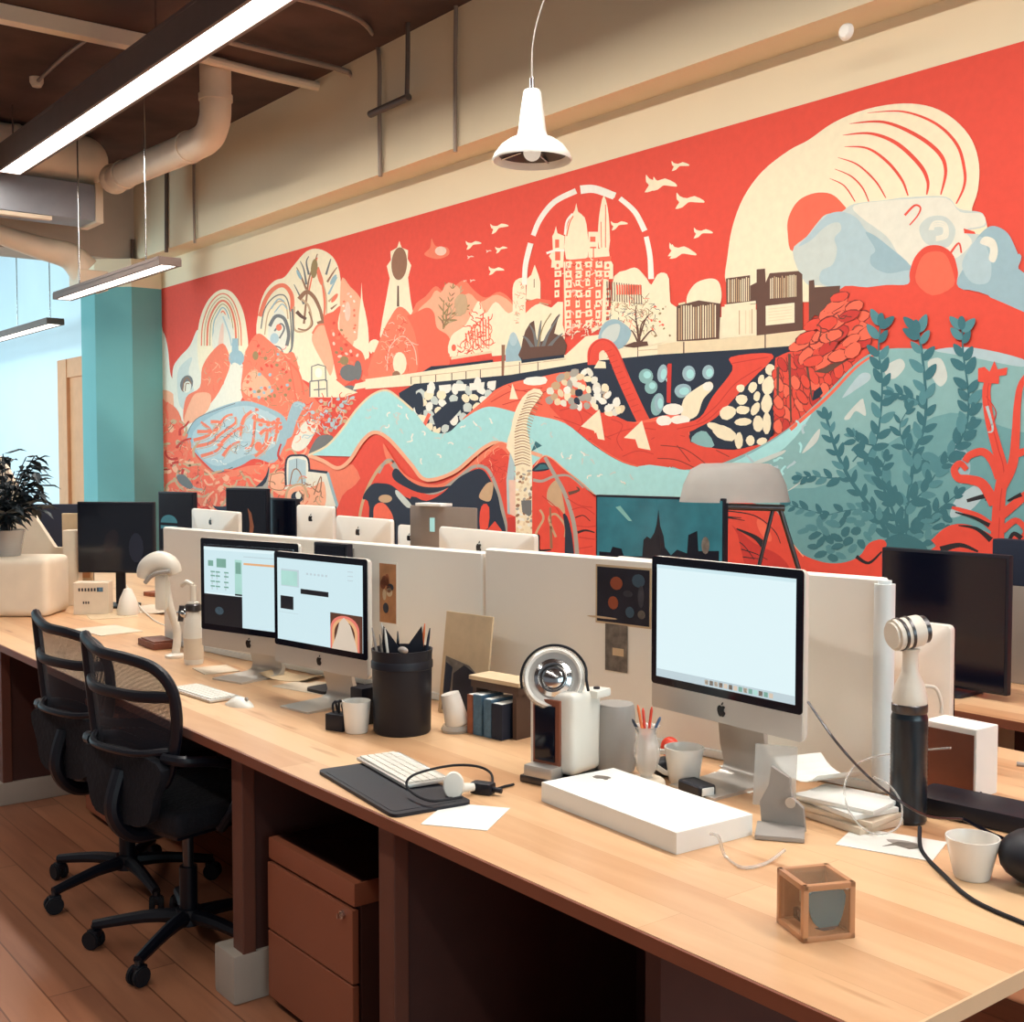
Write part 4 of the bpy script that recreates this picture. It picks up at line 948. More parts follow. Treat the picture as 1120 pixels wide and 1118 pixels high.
def deco1(mb, w, h):
    for k in range(9):
        x, z = random.uniform(-.35, .3)*w, random.uniform(-.4, .42)*h; ell_card(mb, x, z, random.uniform(.1, .2)*w, random.uniform(.04, .1)*h, random.choice(['card_print', 'book_rust', 'cork', 'edge_wood']))
def ell_card(mb, x, z, a, b, m, y=-.0012):
    mb.prism([(x+a*math.cos(2*PI*k/12), z+b*math.sin(2*PI*k/12)) for k in range(12)], .0008, m, yz(y))
def deco2(mb, w, h):
    for x, z, a, b, m in ((-.12, .22, .12, .12, 'card_orange'), (-.18, -.14, .1, .12, 'card_orange'), (.3, .3, .12, .12, 'card_blue'), (.14, -.28, .08, .1, 'card_blue'), (.36, -.3, .07, .08, 'photo_grey'), (.35, .02, .06, .2, 'card_print'), (-.4, -.43, .3, .02, 'cork'), (.1, .05, .09, .06, 'card_print')):
        ell_card(mb, x*w, z*h, a*w, b*h, m)
card('postcard', 'narrow orange and brown patterned postcard stuck on the cream screen', 'postcard', (420, 617), (438, 682), 'card_wood', deco1, frm='panel_white')
card('poster', 'dark poster with orange and blue spots on the cream screen', 'poster', (659, 622), (716, 683), 'poster_dark', deco2, frm='cork')
card('photo_strip', 'grey photo strip hanging below the dark poster', 'photo', (668, 684), (692, 736), 'photo_grey', lambda mb, w, h: mb.box((.1*w, -.0016, -.08*h), (w*.5, .001, h*.16), 'cork'))
card('index_card', 'small grey tab on the screen right of the lit computers', 'card', (384, 600), (392, 612), 'plastic_grey')
# leaning board with dark picture
def leaning(name, label, cat, u0, u1, vt, vb, m, deco=None, t=.006, lean=7):
    cu = (u0+u1)/2; b = at(cu, vb); q, w = span(u0, u1, b.xy.dot(F2), prz); D = q.dot(F2); h = (vb-vt)/FP*D
    mb = MB().box((0, 0, h/2), (w, t, h), m, bev=.001)
    if deco: deco(mb, w, h)
    return tag(mb.obj(name, loc=(q.x, q.y, DESK+.001), rot=Euler((-R(lean), 0, prz)), smooth=False), label, cat)
def deco3(mb, w, h):
    mb.prism([(-.42*w, .03*h), (-.42*w, .56*h), (.1*w, .50*h), (.3*w, .42*h), (.28*w, .03*h)], .001, 'photo_grey', yz(-.004))
    mb.prism([(-.2*w, .02*h), (-.22*w, .4*h), (0, .50*h), (.22*w, .44*h), (.26*w, .2*h), (.1*w, .02*h)], .001, 'poster_dark', yz(-.0055))
    mb.prism([(-.4*w, .2*h), (-.4*w, .5*h), (-.25*w, .46*h), (-.28*w, .1*h)], .001, 'navy', yz(-.0055))
leaning('picture_board', 'pale board with a dark figure picture leaning on the cream screen', 'picture', 479, 530, 671, 784, 'cork', deco3)
# ------------------------------------------------------------------ all in one computers
def shell(mb, w, h, z0, m, depth=.05, yf=-.008):
    cz = z0+h/2; rings = []
    for s, y, r in ((.985, yf, .012), (1, yf+.004, .014), (1, .004, .014), (.985, .011, .014), (.9, .02, .02), (.72, .03, .03), (.5, depth-.006, .03), (.28, depth, .03)):
        rings.append([mb.bm.verts.new((p[0], y, p[1])) for p in rr(w*s, h*s, r*s, 0, cz)])
    i = mb.mi(m)
    for A, B in zip(rings, rings[1:]):
        for j in range(len(A)): mb.bm.faces.new((A[j], A[(j+1) % len(A)], B[(j+1) % len(A)], B[j])).material_index = i
    mb.bm.faces.new(rings[0]).material_index = i; mb.bm.faces.new(rings[-1]).material_index = i
    return mb
def stand(mb, w, z0, h, m='alu', fy=-.11):
    # bent plate: foot on the desk, neck rising behind the body
    s = w*.15; P = [(fy, .0), (.05, .0), (.085, .006), (.092, .03), (.075, .08), (.05, z0+h*.38), (.035, z0+h*.40), (.036, z0+h*.34), (.062, .08), (.076, .034), (.07, .018), (.05, .010), (fy, .006)]
    X = Matrix.Translation((-s, 0, 0)) @ Matrix.Rotation(PI/2, 4, 'Z') @ Matrix.Rotation(PI/2, 4, 'X')
    mb.prism(P, 2*s, m, X)
    return mb
def imac(label, c, rz, w, h, z0, lit='screen_white', content=None, group=None, front=True, tilt=0):
    t = thing('desktop_computer', label, 'computer', (c[0], c[1], DESK), rz, group); z0 -= DESK
    ch = h*.16
    shell(MB(), w, h, z0, 'imac_back').obj('body', t, ang=30)
    if front:
        MB().prism(rr(w-.004, ch*1.02, .006, 0, z0+ch*.52), .002, 'alu', yz(-.0085)).obj('chin', t, smooth=False)
        lg = MB(); logo(lg, 0, z0+ch*.52, -.0108, ch*.52, 'logo_black'); lg.obj('logo', t, smooth=False)
    g = MB().prism(rr(w-.002, h-ch, .009, 0, z0+ch+(h-ch)/2), .003, 'glossblack', yz(-.0085)).obj('bezel', t, smooth=False)
    if lit:
        bz = w*.042; sw, sh = w-2*bz, h-ch-2*bz; sz = z0+ch+bz
        MB().prism([(-sw/2, sz), (sw/2, sz), (sw/2, sz+sh), (-sw/2, sz+sh)], .001, lit, yz(-.0117)).obj('display', t, smooth=False)
        if content: content(t, sw, sh, sz)
    if not front:
        lg = MB(); logo(lg, -0.0, z0+h*.845, .036, h*.10, 'logo_black', True); lg.obj('logo', t, smooth=False)
    stand(MB(), w, z0, h).obj('stand', t, ang=60)
    return t
def rects(t, sw, sh, sz, L):
    # screen windows in display fractions: x0,y0,x1,y1 (y from top), material ; grouped in one window_content part
    mb = MB()
    for k, (x0, y0, x1, y1, m) in enumerate(L):
        X0, X1 = -sw/2+x0*sw, -sw/2+x1*sw; Z1, Z0 = sz+sh*(1-y0), sz+sh*(1-y1)
        mb.prism([(X0, Z0), (X1, Z0), (X1, Z1), (X0, Z1)], .0003, m, yz(-.0128-k*.00006))
    return mb
def cont_main(t, sw, sh, sz):
    rects(t, sw, sh, sz, [(0, 0, 1, .03, 'screen_pale')]).obj('menu_bar', t, smooth=False)
    L = [(0, .93, 1, 1, 'screen_toolbar')]
    for k in range(14): L.append((.38+k*.035, .945, .398+k*.035+.008, .985, random.choice(['screen_green', 'screen_tan', 'plastic_white', 'screen_mint', 'plastic_grey'])))
    rects(t, sw, sh, sz, L).obj('dock_bar', t, smooth=False)
def cont_a(t, sw, sh, sz):
    L = [(0, .0, 1, .03, 'screen_dark'), (0, .03, 1, .07, 'screen_white'), (0, .62, .44, 1, 'screen_dark'), (.02, .60, .44, .62, 'screen_white'), (.36, .17, .44, .60, 'screen_mint'), (.36, .59, .44, .61, 'screen_dark'),
         (.46, .2, .97, .225, 'screen_orange'), (.8, .19, .97, .24, 'screen_orange'), (.46, .12, .8, .13, 'screen_toolbar'), (.05, .2, .11, .27, 'screen_green'), (.15, .17, .26, .28, 'screen_green'), (.37, .2, .43, .34, 'screen_green')]
    for x in (.08, .14, .24):
        for y in (.33, .38, .45, .51): L.append((x, y, x+.05, y+.018, 'screen_green')); L.append((x+.01, y+.018, x+.025, y+.05, 'screen_toolbar'))
    rects(t, sw, sh, sz, L).obj('screen_content', t, smooth=False); mb = MB(); mb.prism([(-sw/2+sw*(.18+.05*math.cos(a)), sz+sh*(.18+.05*math.sin(a))) for a in [2*PI*k/12 for k in range(12)]], .0003, 'book_blue', yz(-.0145))
    mb.obj('screen_icon', t, smooth=False)
def cont_b(t, sw, sh, sz):
    L = [(.05, .13, .27, .34, 'screen_toolbar'), (.05, .15, .25, .33, 'screen_mint'), (.04, .46, .2, .62, 'screen_dark'), (.29, .35, .62, .41, 'screen_dark'), (.02, .66, .26, .665, 'screen_toolbar'),
         (.64, .58, 1, 1, 'screen_brown')]
    for k in range(6): L.append((.36+k*.045, .15, .385+k*.045, .175, 'screen_toolbar'))
    for k in range(3): L.append((.84, .08+k*.05, .9, .09+k*.05, 'screen_toolbar'))
    rects(t, sw, sh, sz, L).obj('screen_content', t, smooth=False); mb = MB()
    def arch(x0, x1, y0, m, k):
        P = [(x0, 1)]+[((x0+x1)/2-(x1-x0)/2*math.cos(a), y0+.16*(1-math.sin(a))) for a in [PI*j/12 for j in range(13)]]+[(x1, 1)]
        mb.prism([(-sw/2+x*sw, sz+sh*(1-y)) for x, y in P], .0003, m, yz(-.0145-k*.0001))
    arch(.645, .97, .60, 'screen_pink', 0); arch(.665, .95, .63, 'screen_orange', 1); arch(.69, .92, .66, 'screen_brown', 2); arch(.73, .88, .64, 'screen_tan', 3)
    mb.prism([(-sw/2+x*sw, sz+sh*(1-y)) for x, y in ((.8, .62), (.87, .7), (.93, .9), (.95, 1), (.66, 1), (.72, .82), (.75, .68))], .0003, 'screen_tan', yz(-.0152))
    mb.obj('screen_picture', t, smooth=False)
def edge_to(L, Rt):   # centre, yaw, width from plan end points
    d = Rt-L; return (L+Rt)/2, math.atan2(d.y, d.x), d.length
c, rz, w = edge_to(plan(717, 3.01), plan(884, 2.62))
imac('large lit computer with an almost blank white screen, front and right', c, rz, w, .385, zof(815, 2.62), 'screen_white', cont_main)
c, rz, w = edge_to(plan(302, 3.90), plan(404, 3.57))
imac('lit computer with an arched picture on its screen, overlapping the one to its left', c, rz, w, .365, zof(745, 3.57), 'screen_pale', cont_b)
c, rz, w = edge_to(plan(221, 4.37), plan(328, 4.06))
imac('lit computer with a dark window at its lower left, left of the arched one', c, rz, w, .40, zof(707, 4.37), 'screen_pale', cont_a)
GB = 'backs of white computers beyond the screen'
def back_imac(label, u0, u1, vt, D, rz=0, h=.42, m=None):
    q, w = span(u0, u1, D, R(rz)); D = q.dot(F2)
    return imac(label, q, R(rz+180), w, h, zof(vt, D)-h, None, None, GB, front=False)
back_imac('white computer seen from behind, far left of the row above the partition', 211, 263, 558, 6.5)
back_imac('white computer seen from behind, narrow one right of the dark monitors', 326, 366, 553, 6.0, 6)
back_imac('white computer seen from behind, right of the narrow one', 369, 430, 566, 5.3)
back_imac('white computer seen from behind, nearest one under the ribbed mural column', 482, 588, 580, 4.5, -2)
back_imac('low white computer seen from behind, its top just above the dark poster', 676, 735, 611, 3.85, 0, .34)
back_imac('taupe backed computer beyond the tall jar at the right', 938, 1046, 678, 3.15, 0, .34)
back_imac('small pale computer back half hidden by the grey upright screen', 437, 470, 575, 6.0, 0, .4)
# plain monitors
def monitor(label, u0, u1, vt, vb, D, rz, m='glossblack', deco=None, surf=DESK, back=False, tilt=0, body='matteblack'):
    q, w = span(u0, u1, D, rz); D = q.dot(F2); zt, zb = zof(vt, D), zof(vb, D); h = zt-zb
    t = thing('monitor', label, 'monitor', (q.x, q.y, surf), rz); zc_ = (zt+zb)/2-surf
    MB().box((0, .012, zc_), (w, .028, h), body, bev=.006).box((0, .035, zc_), (w*.6, .03, h*.6), body, bev=.012).obj('housing', t)
    sc = MB().prism(rr(w-.02, h-.02, .004, 0, zc_), .002, m, yz(-.002)).obj('display', t, smooth=False)
    if deco: deco(t, w-.02, h-.02, zc_)
    MB().box((0, .05, zc_/2), (.05, .016, zc_), body, bev=.004).obj('neck', t)
    MB().prism(rr(max(.12, w*.45), .18, .03, 0, 0), .012, body, Matrix.Translation((0, .02, 0))).obj('foot', t)
    return t
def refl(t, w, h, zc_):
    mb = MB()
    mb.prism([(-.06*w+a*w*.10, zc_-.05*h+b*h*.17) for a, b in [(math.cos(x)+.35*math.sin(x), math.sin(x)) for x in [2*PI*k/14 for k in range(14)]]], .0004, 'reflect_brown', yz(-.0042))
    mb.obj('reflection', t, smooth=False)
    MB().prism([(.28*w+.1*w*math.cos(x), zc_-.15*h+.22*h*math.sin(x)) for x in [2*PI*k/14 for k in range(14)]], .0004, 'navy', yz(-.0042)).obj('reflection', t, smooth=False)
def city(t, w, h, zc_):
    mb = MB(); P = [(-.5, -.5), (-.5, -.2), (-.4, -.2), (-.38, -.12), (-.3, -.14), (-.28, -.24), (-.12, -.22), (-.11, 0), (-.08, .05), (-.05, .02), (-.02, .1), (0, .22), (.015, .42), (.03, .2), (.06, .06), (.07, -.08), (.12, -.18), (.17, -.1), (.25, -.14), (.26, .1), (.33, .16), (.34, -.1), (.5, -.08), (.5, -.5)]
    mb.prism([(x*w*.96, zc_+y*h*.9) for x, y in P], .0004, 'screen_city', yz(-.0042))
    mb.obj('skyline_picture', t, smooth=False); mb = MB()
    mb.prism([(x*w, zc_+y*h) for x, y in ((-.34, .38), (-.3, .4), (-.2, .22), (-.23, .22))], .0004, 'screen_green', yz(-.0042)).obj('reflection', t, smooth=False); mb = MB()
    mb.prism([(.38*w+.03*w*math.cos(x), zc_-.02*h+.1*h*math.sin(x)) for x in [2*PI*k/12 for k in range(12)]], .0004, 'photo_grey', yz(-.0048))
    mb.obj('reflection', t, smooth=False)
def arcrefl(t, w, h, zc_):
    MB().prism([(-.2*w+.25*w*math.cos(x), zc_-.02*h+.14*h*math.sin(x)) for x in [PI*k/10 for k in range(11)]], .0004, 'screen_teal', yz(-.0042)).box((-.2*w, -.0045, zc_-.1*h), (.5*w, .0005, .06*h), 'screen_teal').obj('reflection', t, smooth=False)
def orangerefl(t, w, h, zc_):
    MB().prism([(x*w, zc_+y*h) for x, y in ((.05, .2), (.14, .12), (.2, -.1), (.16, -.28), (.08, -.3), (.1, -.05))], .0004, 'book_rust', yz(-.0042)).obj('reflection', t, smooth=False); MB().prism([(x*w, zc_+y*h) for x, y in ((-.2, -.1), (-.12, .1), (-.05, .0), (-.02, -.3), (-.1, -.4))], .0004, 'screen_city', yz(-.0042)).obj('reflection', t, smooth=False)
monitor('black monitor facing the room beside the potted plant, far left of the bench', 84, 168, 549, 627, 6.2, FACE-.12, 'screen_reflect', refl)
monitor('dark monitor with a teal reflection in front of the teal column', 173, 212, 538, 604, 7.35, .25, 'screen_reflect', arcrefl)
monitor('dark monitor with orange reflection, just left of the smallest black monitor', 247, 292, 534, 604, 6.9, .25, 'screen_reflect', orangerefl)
monitor('smallest black monitor beyond the screen, left of the narrow white computer', 294, 324, 545, 592, 6.85, .05, 'glossblack')
monitor('black monitor tucked between the arched-picture computer and the cream screen', 343, 379, 594, 690, 3.98, prz, 'glossblack')
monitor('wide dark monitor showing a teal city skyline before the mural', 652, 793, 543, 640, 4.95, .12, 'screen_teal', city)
monitor('big plain black monitor on the back bench at the right', 966, 1106, 603, 752, 3.95, .03, 'glossblack')
# grey upright panel with paper
q, w = span(453, 525, 5.1, .15); D = q.dot(F2)
t = thing('laptop', 'grey laptop standing open, seen from behind with a paper on top', 'laptop', (q.x, q.y, DESK), .15)
hh = zof(554, D)-DESK-.02
MB().box((0, -.02, hh/2+.02), (w, .012, hh), 'grey_laptop', bev=.005).obj('lid', t)
MB().box((0, .09, .01), (w, .22, .018), 'grey_laptop', bev=.004).obj('base', t)
MB().box((-.06, -.027, hh-.06), (.03, .001, .06), 'screen_mint').obj('sticker', t, smooth=False)
tag(MB().box((-.03, 0, .004), (.16, .07, .012), 'paper', bev=.002).obj('paper_pad', loc=(q.x-.03, q.y-.02, zof(554, D)+.003), rz=.15, smooth=False), 'white paper pad lying on the top edge of the grey laptop', 'paper')
# taupe box and white thing at right frame edge
p = plan(1126, 4.1); tag(MB().box((0, 0, .17), (.26, .05, .34), 'grey_laptop', bev=.006).box((0, 0, .42), (.24, .045, .16), 'navy', bev=.006).obj('desk_screen', loc=(p.x, p.y, DESK), rz=.0), 'grey and navy upright board at the right edge behind the big black monitor', 'board')
# ------------------------------------------------------------------ chairs
def chair(label, x, y, rz, a0, group='black mesh chairs pushed under the near bench'):
    t = thing('office_chair', label, 'chair', (x, y, 0), rz, group)
    mb = MB().box((0, .02, .475), (.46, .44, .075), 'fabric_black', bev=.034, seg=4); mb.obj('seat', t, ang=80)
    MB().box((0, .0, .425), (.34, .32, .03), 'frame_black', bev=.012).obj('seat_pan', t)
    def yb_(x_, z): return -.235+.05*(x_/.22)**2-(z-.7)*.10
    out = [(-.165, .60), (-.21, .72), (-.222, .86), (-.226, .96), (-.215, 1.005), (-.17, .992), (-.06, .975), (.08, .968), (.17, .945), (.215, .89), (.224, .80), (.205, .70), (.165, .60), (.08, .575), (-.08, .575)]
    P3 = [(a, yb_(a, b), b) for a, b in out]
    MB().tube(P3, .0165, 'frame_black', seg=10, n=5, closed=True, flat=1.15).obj('back_frame', t)
    P = spl(P3, 4, True); mb = MB(); i = mb.mi('chair_mesh'); rows = 12
    # mesh as horizontal strips between left and right rim
    def edge(z, sg):
        best = 0
        for k in range(len(P)):
            a, b = P[k], P[(k+1) % len(P)]
            if (a.z-z)*(b.z-z) <= 0 and a.z != b.z:
                f = (z-a.z)/(b.z-a.z); xx = a.x+(b.x-a.x)*f
                if xx*sg > best: best = xx*sg
        return best*sg
    prev = None
    for r in range(rows+1):
        z = .585+(.958-.585)*r/rows; l, rt = edge(z, -1), edge(z, 1)
        row = [mb.bm.verts.new((l+(rt-l)*k/8, yb_(l+(rt-l)*k/8, z), z)) for k in range(9)]
        if prev:
            for k in range(8): mb.bm.faces.new((prev[k], prev[k+1], row[k+1], row[k])).material_index = i
        prev = row
    mb.obj('back_mesh', t, ang=80)
    MB().tube([(-.218, yb_(.22, .87), .872), (-.1, yb_(.1, .87)-.012, .862), (.1, yb_(.1, .87)-.012, .86), (.218, yb_(.22, .87), .862)], .013, 'frame_black', seg=8, flat=1.4).obj('crossbar', t)
    MB().tube([(-.2, yb_(.2, .7), .70), (-.1, -.262, .69), (.1, -.262, .69), (.2, yb_(.2, .7), .70)], .011, 'frame_black').obj('lumbar_bar', t)
    # solid lower shell
    mb = MB(); 
    for k in range(2): pass
    sh = [(-.19, .67), (.19, .67), (.175, .56), (.12, .47), (-.12, .47), (-.175, .56)]
    mb.prism([(a, b) for a, b in [(p.x, p.y) for p in spl([(a, b, 0) for a, b in sh], 4, True)]], .03, 'fabric_black', yz(-.215)); mb.obj('back_shell', t)
    MB().tube([(0, -.24, .62), (0, -.27, .5), (0, -.2, .41), (0, -.05, .40)], .024, 'frame_black', seg=10).obj('back_bracket', t)
    for sg in (-1, 1):
        MB().tube([(sg*.19, -.22, .68), (sg*.255, -.19, .675), (sg*.275, -.06, .65), (sg*.27, .02, .59), (sg*.262, -.02, .50), (sg*.22, -.04, .43)], .013, 'frame_black', flat=1.3).obj('armrest', t)
    MB().cyl((0, 0, .12), (0, 0, .26), .028, 'frame_black').cyl((0, 0, .24), (0, 0, .42), .017, 'steel_dark').obj('gas_lift', t)
    MB().cyl((0, 0, .075), (0, 0, .125), .045, 'frame_black', r1=.04).obj('base_hub', t)
    for k in range(5):
        a = R(a0+72*k)-rz; cx, cy = math.cos(a), math.sin(a)
        MB().tube([(cx*.03, cy*.03, .10), (cx*.14, cy*.14, .098), (cx*.30, cy*.30, .075)], lambda f: .026-.010*f, 'frame_black', seg=8, n=3).obj('base_arm', t)
        cs = thing_child('caster', t, (cx*.30, cy*.30, 0), a+1.2)
    t.scale = (.975, .975, .975)
    return t
def thing_child(name, parent, loc, rz):
    o = MB().cyl((-.024, 0, .03), (-.006, 0, .03), .03, 'rubber', seg=20, bev=.004).cyl((.006, 0, .03), (.024, 0, .03), .03, 'rubber', seg=20, bev=.004).cyl((0, 0, .03), (0, 0, .075), .008, 'steel_dark').box((0, .004, .05), (.03, .04, .022), 'frame_black', bev=.006).obj(name, parent, loc, rz)
    return o
chair('black mesh office chair on casters, nearer of the two at the bench', -3.50, 1.46, R(13), 236)
chair('black mesh office chair on casters, farther one partly hidden by its neighbour', -4.11, 1.49, R(12), 214)
# ------------------------------------------------------------------ left end of the bench
D0 = 6.35
def camface(u, D, z=DESK): p = plan(u, D); return (p.x, p.y, z)
cx = 40
P = [((u-cx)/FP*D0, zof(v, D0)-DESK) for u, v in ((-60, 480), (5, 500), (20, 530), (42, 568), (62, 599), (83, 600), (84, 648), (82, 664), (-60, 664))]
P = [(a, max(b, 0)) for a, b in P]
t = MB().prism(P, .04, 'planter', yz(0)).obj('curved_divider', loc=camface(cx, D0+.05), rz=FACE, smooth=False); tag(t, 'white divider with a concave sloping edge behind the potted plant', 'divider')
t = MB().box((0, 0, .145), (.62, .30, .29), 'planter', bev=.05, seg=5).obj('planter_box', loc=camface(-5, 5.95), rz=FACE); tag(t, 'white rounded box at the left end of the bench under the plant', 'box')
t = MB().box((.01, 0, .20), (.08, .07, .40), 'planter', bev=.008).obj('divider_post', loc=camface(76, 6.28), rz=FACE); tag(t, 'short white post standing at the end of the curved divider', 'post')
pp = camface(5, 5.95, DESK+.291)
pl_ = thing('potted_plant', 'dark leafy potted plant on the white box at the left edge', 'plant', pp)
MB().lathe([(0, 0), (.07, 0), (.095, .13), (.088, .13), (.07, .02), (0, .11)], 'plastic_clear', seg=28).obj('pot', pl_)
MB().lathe([(0, .01), (.066, .01), (.082, .1), (0, .11)], 'soil').obj('soil', pl_)
rnd = random.Random(4); lf = MB(); st = MB()
for k in range(46):
    a = rnd.uniform(0, 2*PI); up_ = rnd.uniform(.08, .42); sp_ = rnd.uniform(.06, .32)*(1.1-up_)
    base = Vector((rnd.uniform(-.03, .03), rnd.uniform(-.03, .03), .1)); tip = Vector((math.cos(a)*sp_, math.sin(a)*sp_, .12+up_))
    mid = base.lerp(tip, .5)+Vector((0, 0, .05)); st.tube([base, mid, tip], .003, 'leaf_dark', seg=5, n=3)
    for j in range(9):
        f = .3+.7*j/8; q = base.lerp(tip, f)+Vector((0, 0, .05*4*f*(1-f))); b = a+rnd.uniform(-1.4, 1.4); L = rnd.uniform(.07, .13); dz = rnd.uniform(-.5, .5)
        d1 = Vector((math.cos(b), math.sin(b), dz)).normalized(); s = d1.cross(Vector((0, 0, 1))).normalized()*L*.2
        m1, m2, e = q+d1*L*.35, q+d1*L*.7, q+d1*L-Vector((0, 0, L*.2)); n = Vector((0, 0, .008))
        v = [lf.bm.verts.new(p) for p in (q, m1+s, m2+s*.7, e, m2-s*.7, m1-s, m1-n, m2-n)]; i = lf.mi('leaf_dark')
        for fc in ((0, 1, 6), (1, 2, 7, 6), (2, 3, 7), (3, 4, 7), (4, 5, 6, 7), (5, 0, 6)): lf.bm.faces.new([v[x] for x in fc]).material_index = i
fo = lf.obj('foliage', pl_); st.obj('stems', pl_)
o = MB().box((0, 0, .25), (.42, .03, .5), 'navy', bev=.006).obj('navy_screen', loc=camface(62, 7.2), rz=FACE+.1); tag(o, 'navy desk screen behind the plant and the left black monitor', 'partition')
o = MB().box((0, 0, .24), (.16, .025, .48), 'cork', bev=.003).box((.03, -.014, .24), (.08, .004, .22), 'card_wood').obj('notice_board', loc=camface(84, 6.45), rz=FACE, smooth=False); tag(o, 'beige upright board with a wooden picture beside the left black monitor', 'board')
o = MB().box((0, 0, .08), (.17, .10, .16), 'paper_warm', bev=.003).obj('carton', loc=camface(100, 5.95), rz=FACE+.1, smooth=False); tag(o, 'small beige carton with printed lines under the left black monitor', 'box')
mb = MB()
for k in range(7): mb.box((-.055+k*.015, -.051, .125), (.009, .001, .016), 'ink')
mb.box((.045, -.051, .125), (.03, .001, .022), 'book_blue')
for k in range(3): mb.box((-.035+k*.012, -.051, .06), (.007, .001, .012), 'ink')
mb.obj('print', o, smooth=False)
o = MB().lathe([(0, 0), (.05, 0), (.055, .02), (.04, .08), (.018, .13), (0, .135)], 'plastic_white').obj('cone_speaker', loc=camface(138, 5.9)); tag(o, 'pale cone shaped object standing under the right of the left black monitor', 'ornament')
# white desk lamp head / microphone like object
t = thing('desk_lamp', 'white desk lamp with a curved hood left of the two lit computers', 'lamp', tuple(at(192, 719)), FACE)
MB().lathe([(0, 0), (.04, 0), (.04, .01), (.015, .018), (0, .018)], 'pump_white').obj('lamp_base', t)
MB().tube([(0, 0, .01), (.005, .01, .1), (-.02, 0, .2), (-.035, 0, .30)], .016, 'pump_white', seg=12).obj('lamp_arm', t)
MB().tube([(-.115, -.02, .315), (-.10, -.02, .355), (-.055, -.02, .38), (-.01, -.02, .365), (.01, -.02, .33)], lambda f: .025+.016*math.sin(PI*f), 'pump_white', seg=14).obj('lamp_hood', t)
MB().tube([(-.10, -.05, .30), (-.06, -.06, .335), (.0, -.06, .345)], .009, 'plastic_grey').obj('hood_trim', t)
MB().box((-.045, -.02, .26), (.045, .045, .14), 'pump_white', bev=.016).obj('lamp_joint', t)
# beverage bottle with valves
t = thing('soap_dispenser', 'pale tall dispenser with a silver valve against the left end of the screen', 'bottle', tuple(at(212, 726)))
MB().lathe([(0, 0), (.034, 0), (.036, .01), (.036, .13), (.03, .17), (.022, .2), (.022, .235), (0, .24)], 'plastic_white').obj('bottle_body', t)
MB().lathe([(.024, .2), (.03, .205), (.03, .225), (.024, .23)], 'steel_dark').sph((-.035, -.02, .19), .018, 'chrome').cyl((-.07, -.03, .19), (0, -.01, .2), .009, 'chrome').cyl((-.05, -.03, .16), (-.045, -.025, .22), .011, 'steel_dark').obj('valve', t)
MB().cyl((.0, 0, .24), (.0, 0, .30), .012, 'pump_white').tube([(0, 0, .3), (-.03, -.01, .31), (-.06, -.02, .295)], .009, 'pump_white').obj('spout', t)
MB().lathe([(.0365, .02), (.0372, .02), (.0372, .10), (.0365, .10)], 'paper_warm').obj('bottle_label', t)
def sheet(label, u, v, w, d, rz, m='paper', th=.0012, name='paper_sheet', cat='paper', z=DESK+.0005, curl=0, deco=None):
    p = at(u, v, z); mb = MB(); n = 8; i = mb.mi(m); prev = None
    for k in range(n+1):
        x = -w/2+w*k/n; zz = curl*(abs(x)/(w/2))**2.5
        row = [mb.bm.verts.new((x, y, zz+dz)) for y, dz in ((-d/2, 0), (d/2, 0), (d/2, th), (-d/2, th))]
        if prev:
            for j in range(4): mb.bm.faces.new((prev[j], prev[(j+1) % 4], row[(j+1) % 4], row[j])).material_index = i
        else: mb.bm.faces.new(row).material_index = i
        prev = row
    mb.bm.faces.new(prev[::-1]).material_index = i
    if deco: deco(mb, w, d, th)
    return tag(mb.obj(name, loc=p, rz=rz, smooth=False), label, cat)
sheet('creased sheet lying below the left black monitor on the bench', 172, 668, .30, .21, .4, 'paper_warm', curl=.012)
sheet('newspaper sheet lying left of the brown wallet', 120, 672, .34, .22, -.2, 'cork')
sheet('grey magazine left of the soap dispenser, nearer the bench edge', 118, 690, .28, .2, .1, 'paper_warm', th=.004)
o = MB().box((0, 0, .014), (.20, .10, .028), 'leather_brown', bev=.008).box((.01, 0, .031), (.16, .09, .006), 'leather_brown', bev=.003).obj('wallet', loc=at(172, 707), rz=-.05); tag(o, 'brown leather wallet lying left of the soap dispenser', 'wallet')
tag(MB().box((0, 0, .012), (.14, .08, .024), 'book_rust', bev=.003).obj('notebook', loc=at(172, 652), rz=.3), 'rust coloured notebook behind the white desk lamp', 'book')
tag(MB().tube([at(138, 640, DESK+.09), at(152, 662, DESK+.02), at(168, 678, DESK+.004), at(180, 684, DESK+.004)], .003, 'plastic_white').obj('cable'), 'white cable trailing from under the left black monitor', 'cable')
# ------------------------------------------------------------------ keyboards and mice
def keyboard(label, p, rz, w=.28, d=.115, s=1):
    t = thing('keyboard', label, 'keyboard', p, rz)
    MB().box((0, 0, .006), (w, d, .009), 'alu', bev=.004).cyl((-w/2+.01, d/2-.008, .006), (w/2-.01, d/2-.008, .006), .006, 'alu').obj('case', t)
    cols = 14; cw = (w-.012)/cols
    for r in range(5):
        rh = (d-.022)/5; y = d/2-.018-rh*(r+.5)+.006
        x = -w/2+.006
        ws = [1]*14 if r < 1 else ([1]*13+[1]) if r == 1 else ([1.4]+[1]*11+[1.6]) if r == 2 else ([1.9]+[1]*10+[2.1]) if r == 3 else [1, 1, 1.2, 5.2, 1.2, 1, 1, 1, 1.4]
        sc = 14/sum(ws)
        for k in ws:
            kw = k*cw*sc; MB_k.append((t, (x+kw/2, y-.004, .0125), (kw-.0025, rh-.003, .004))); x += kw
    return t
MB_k = []
def flush_keys():
    while MB_k:
        t, c, d = MB_k.pop(0)
        o = MB().box(c, d, 'plastic_white', bev=.0008, seg=1).obj('key', t, smooth=False)
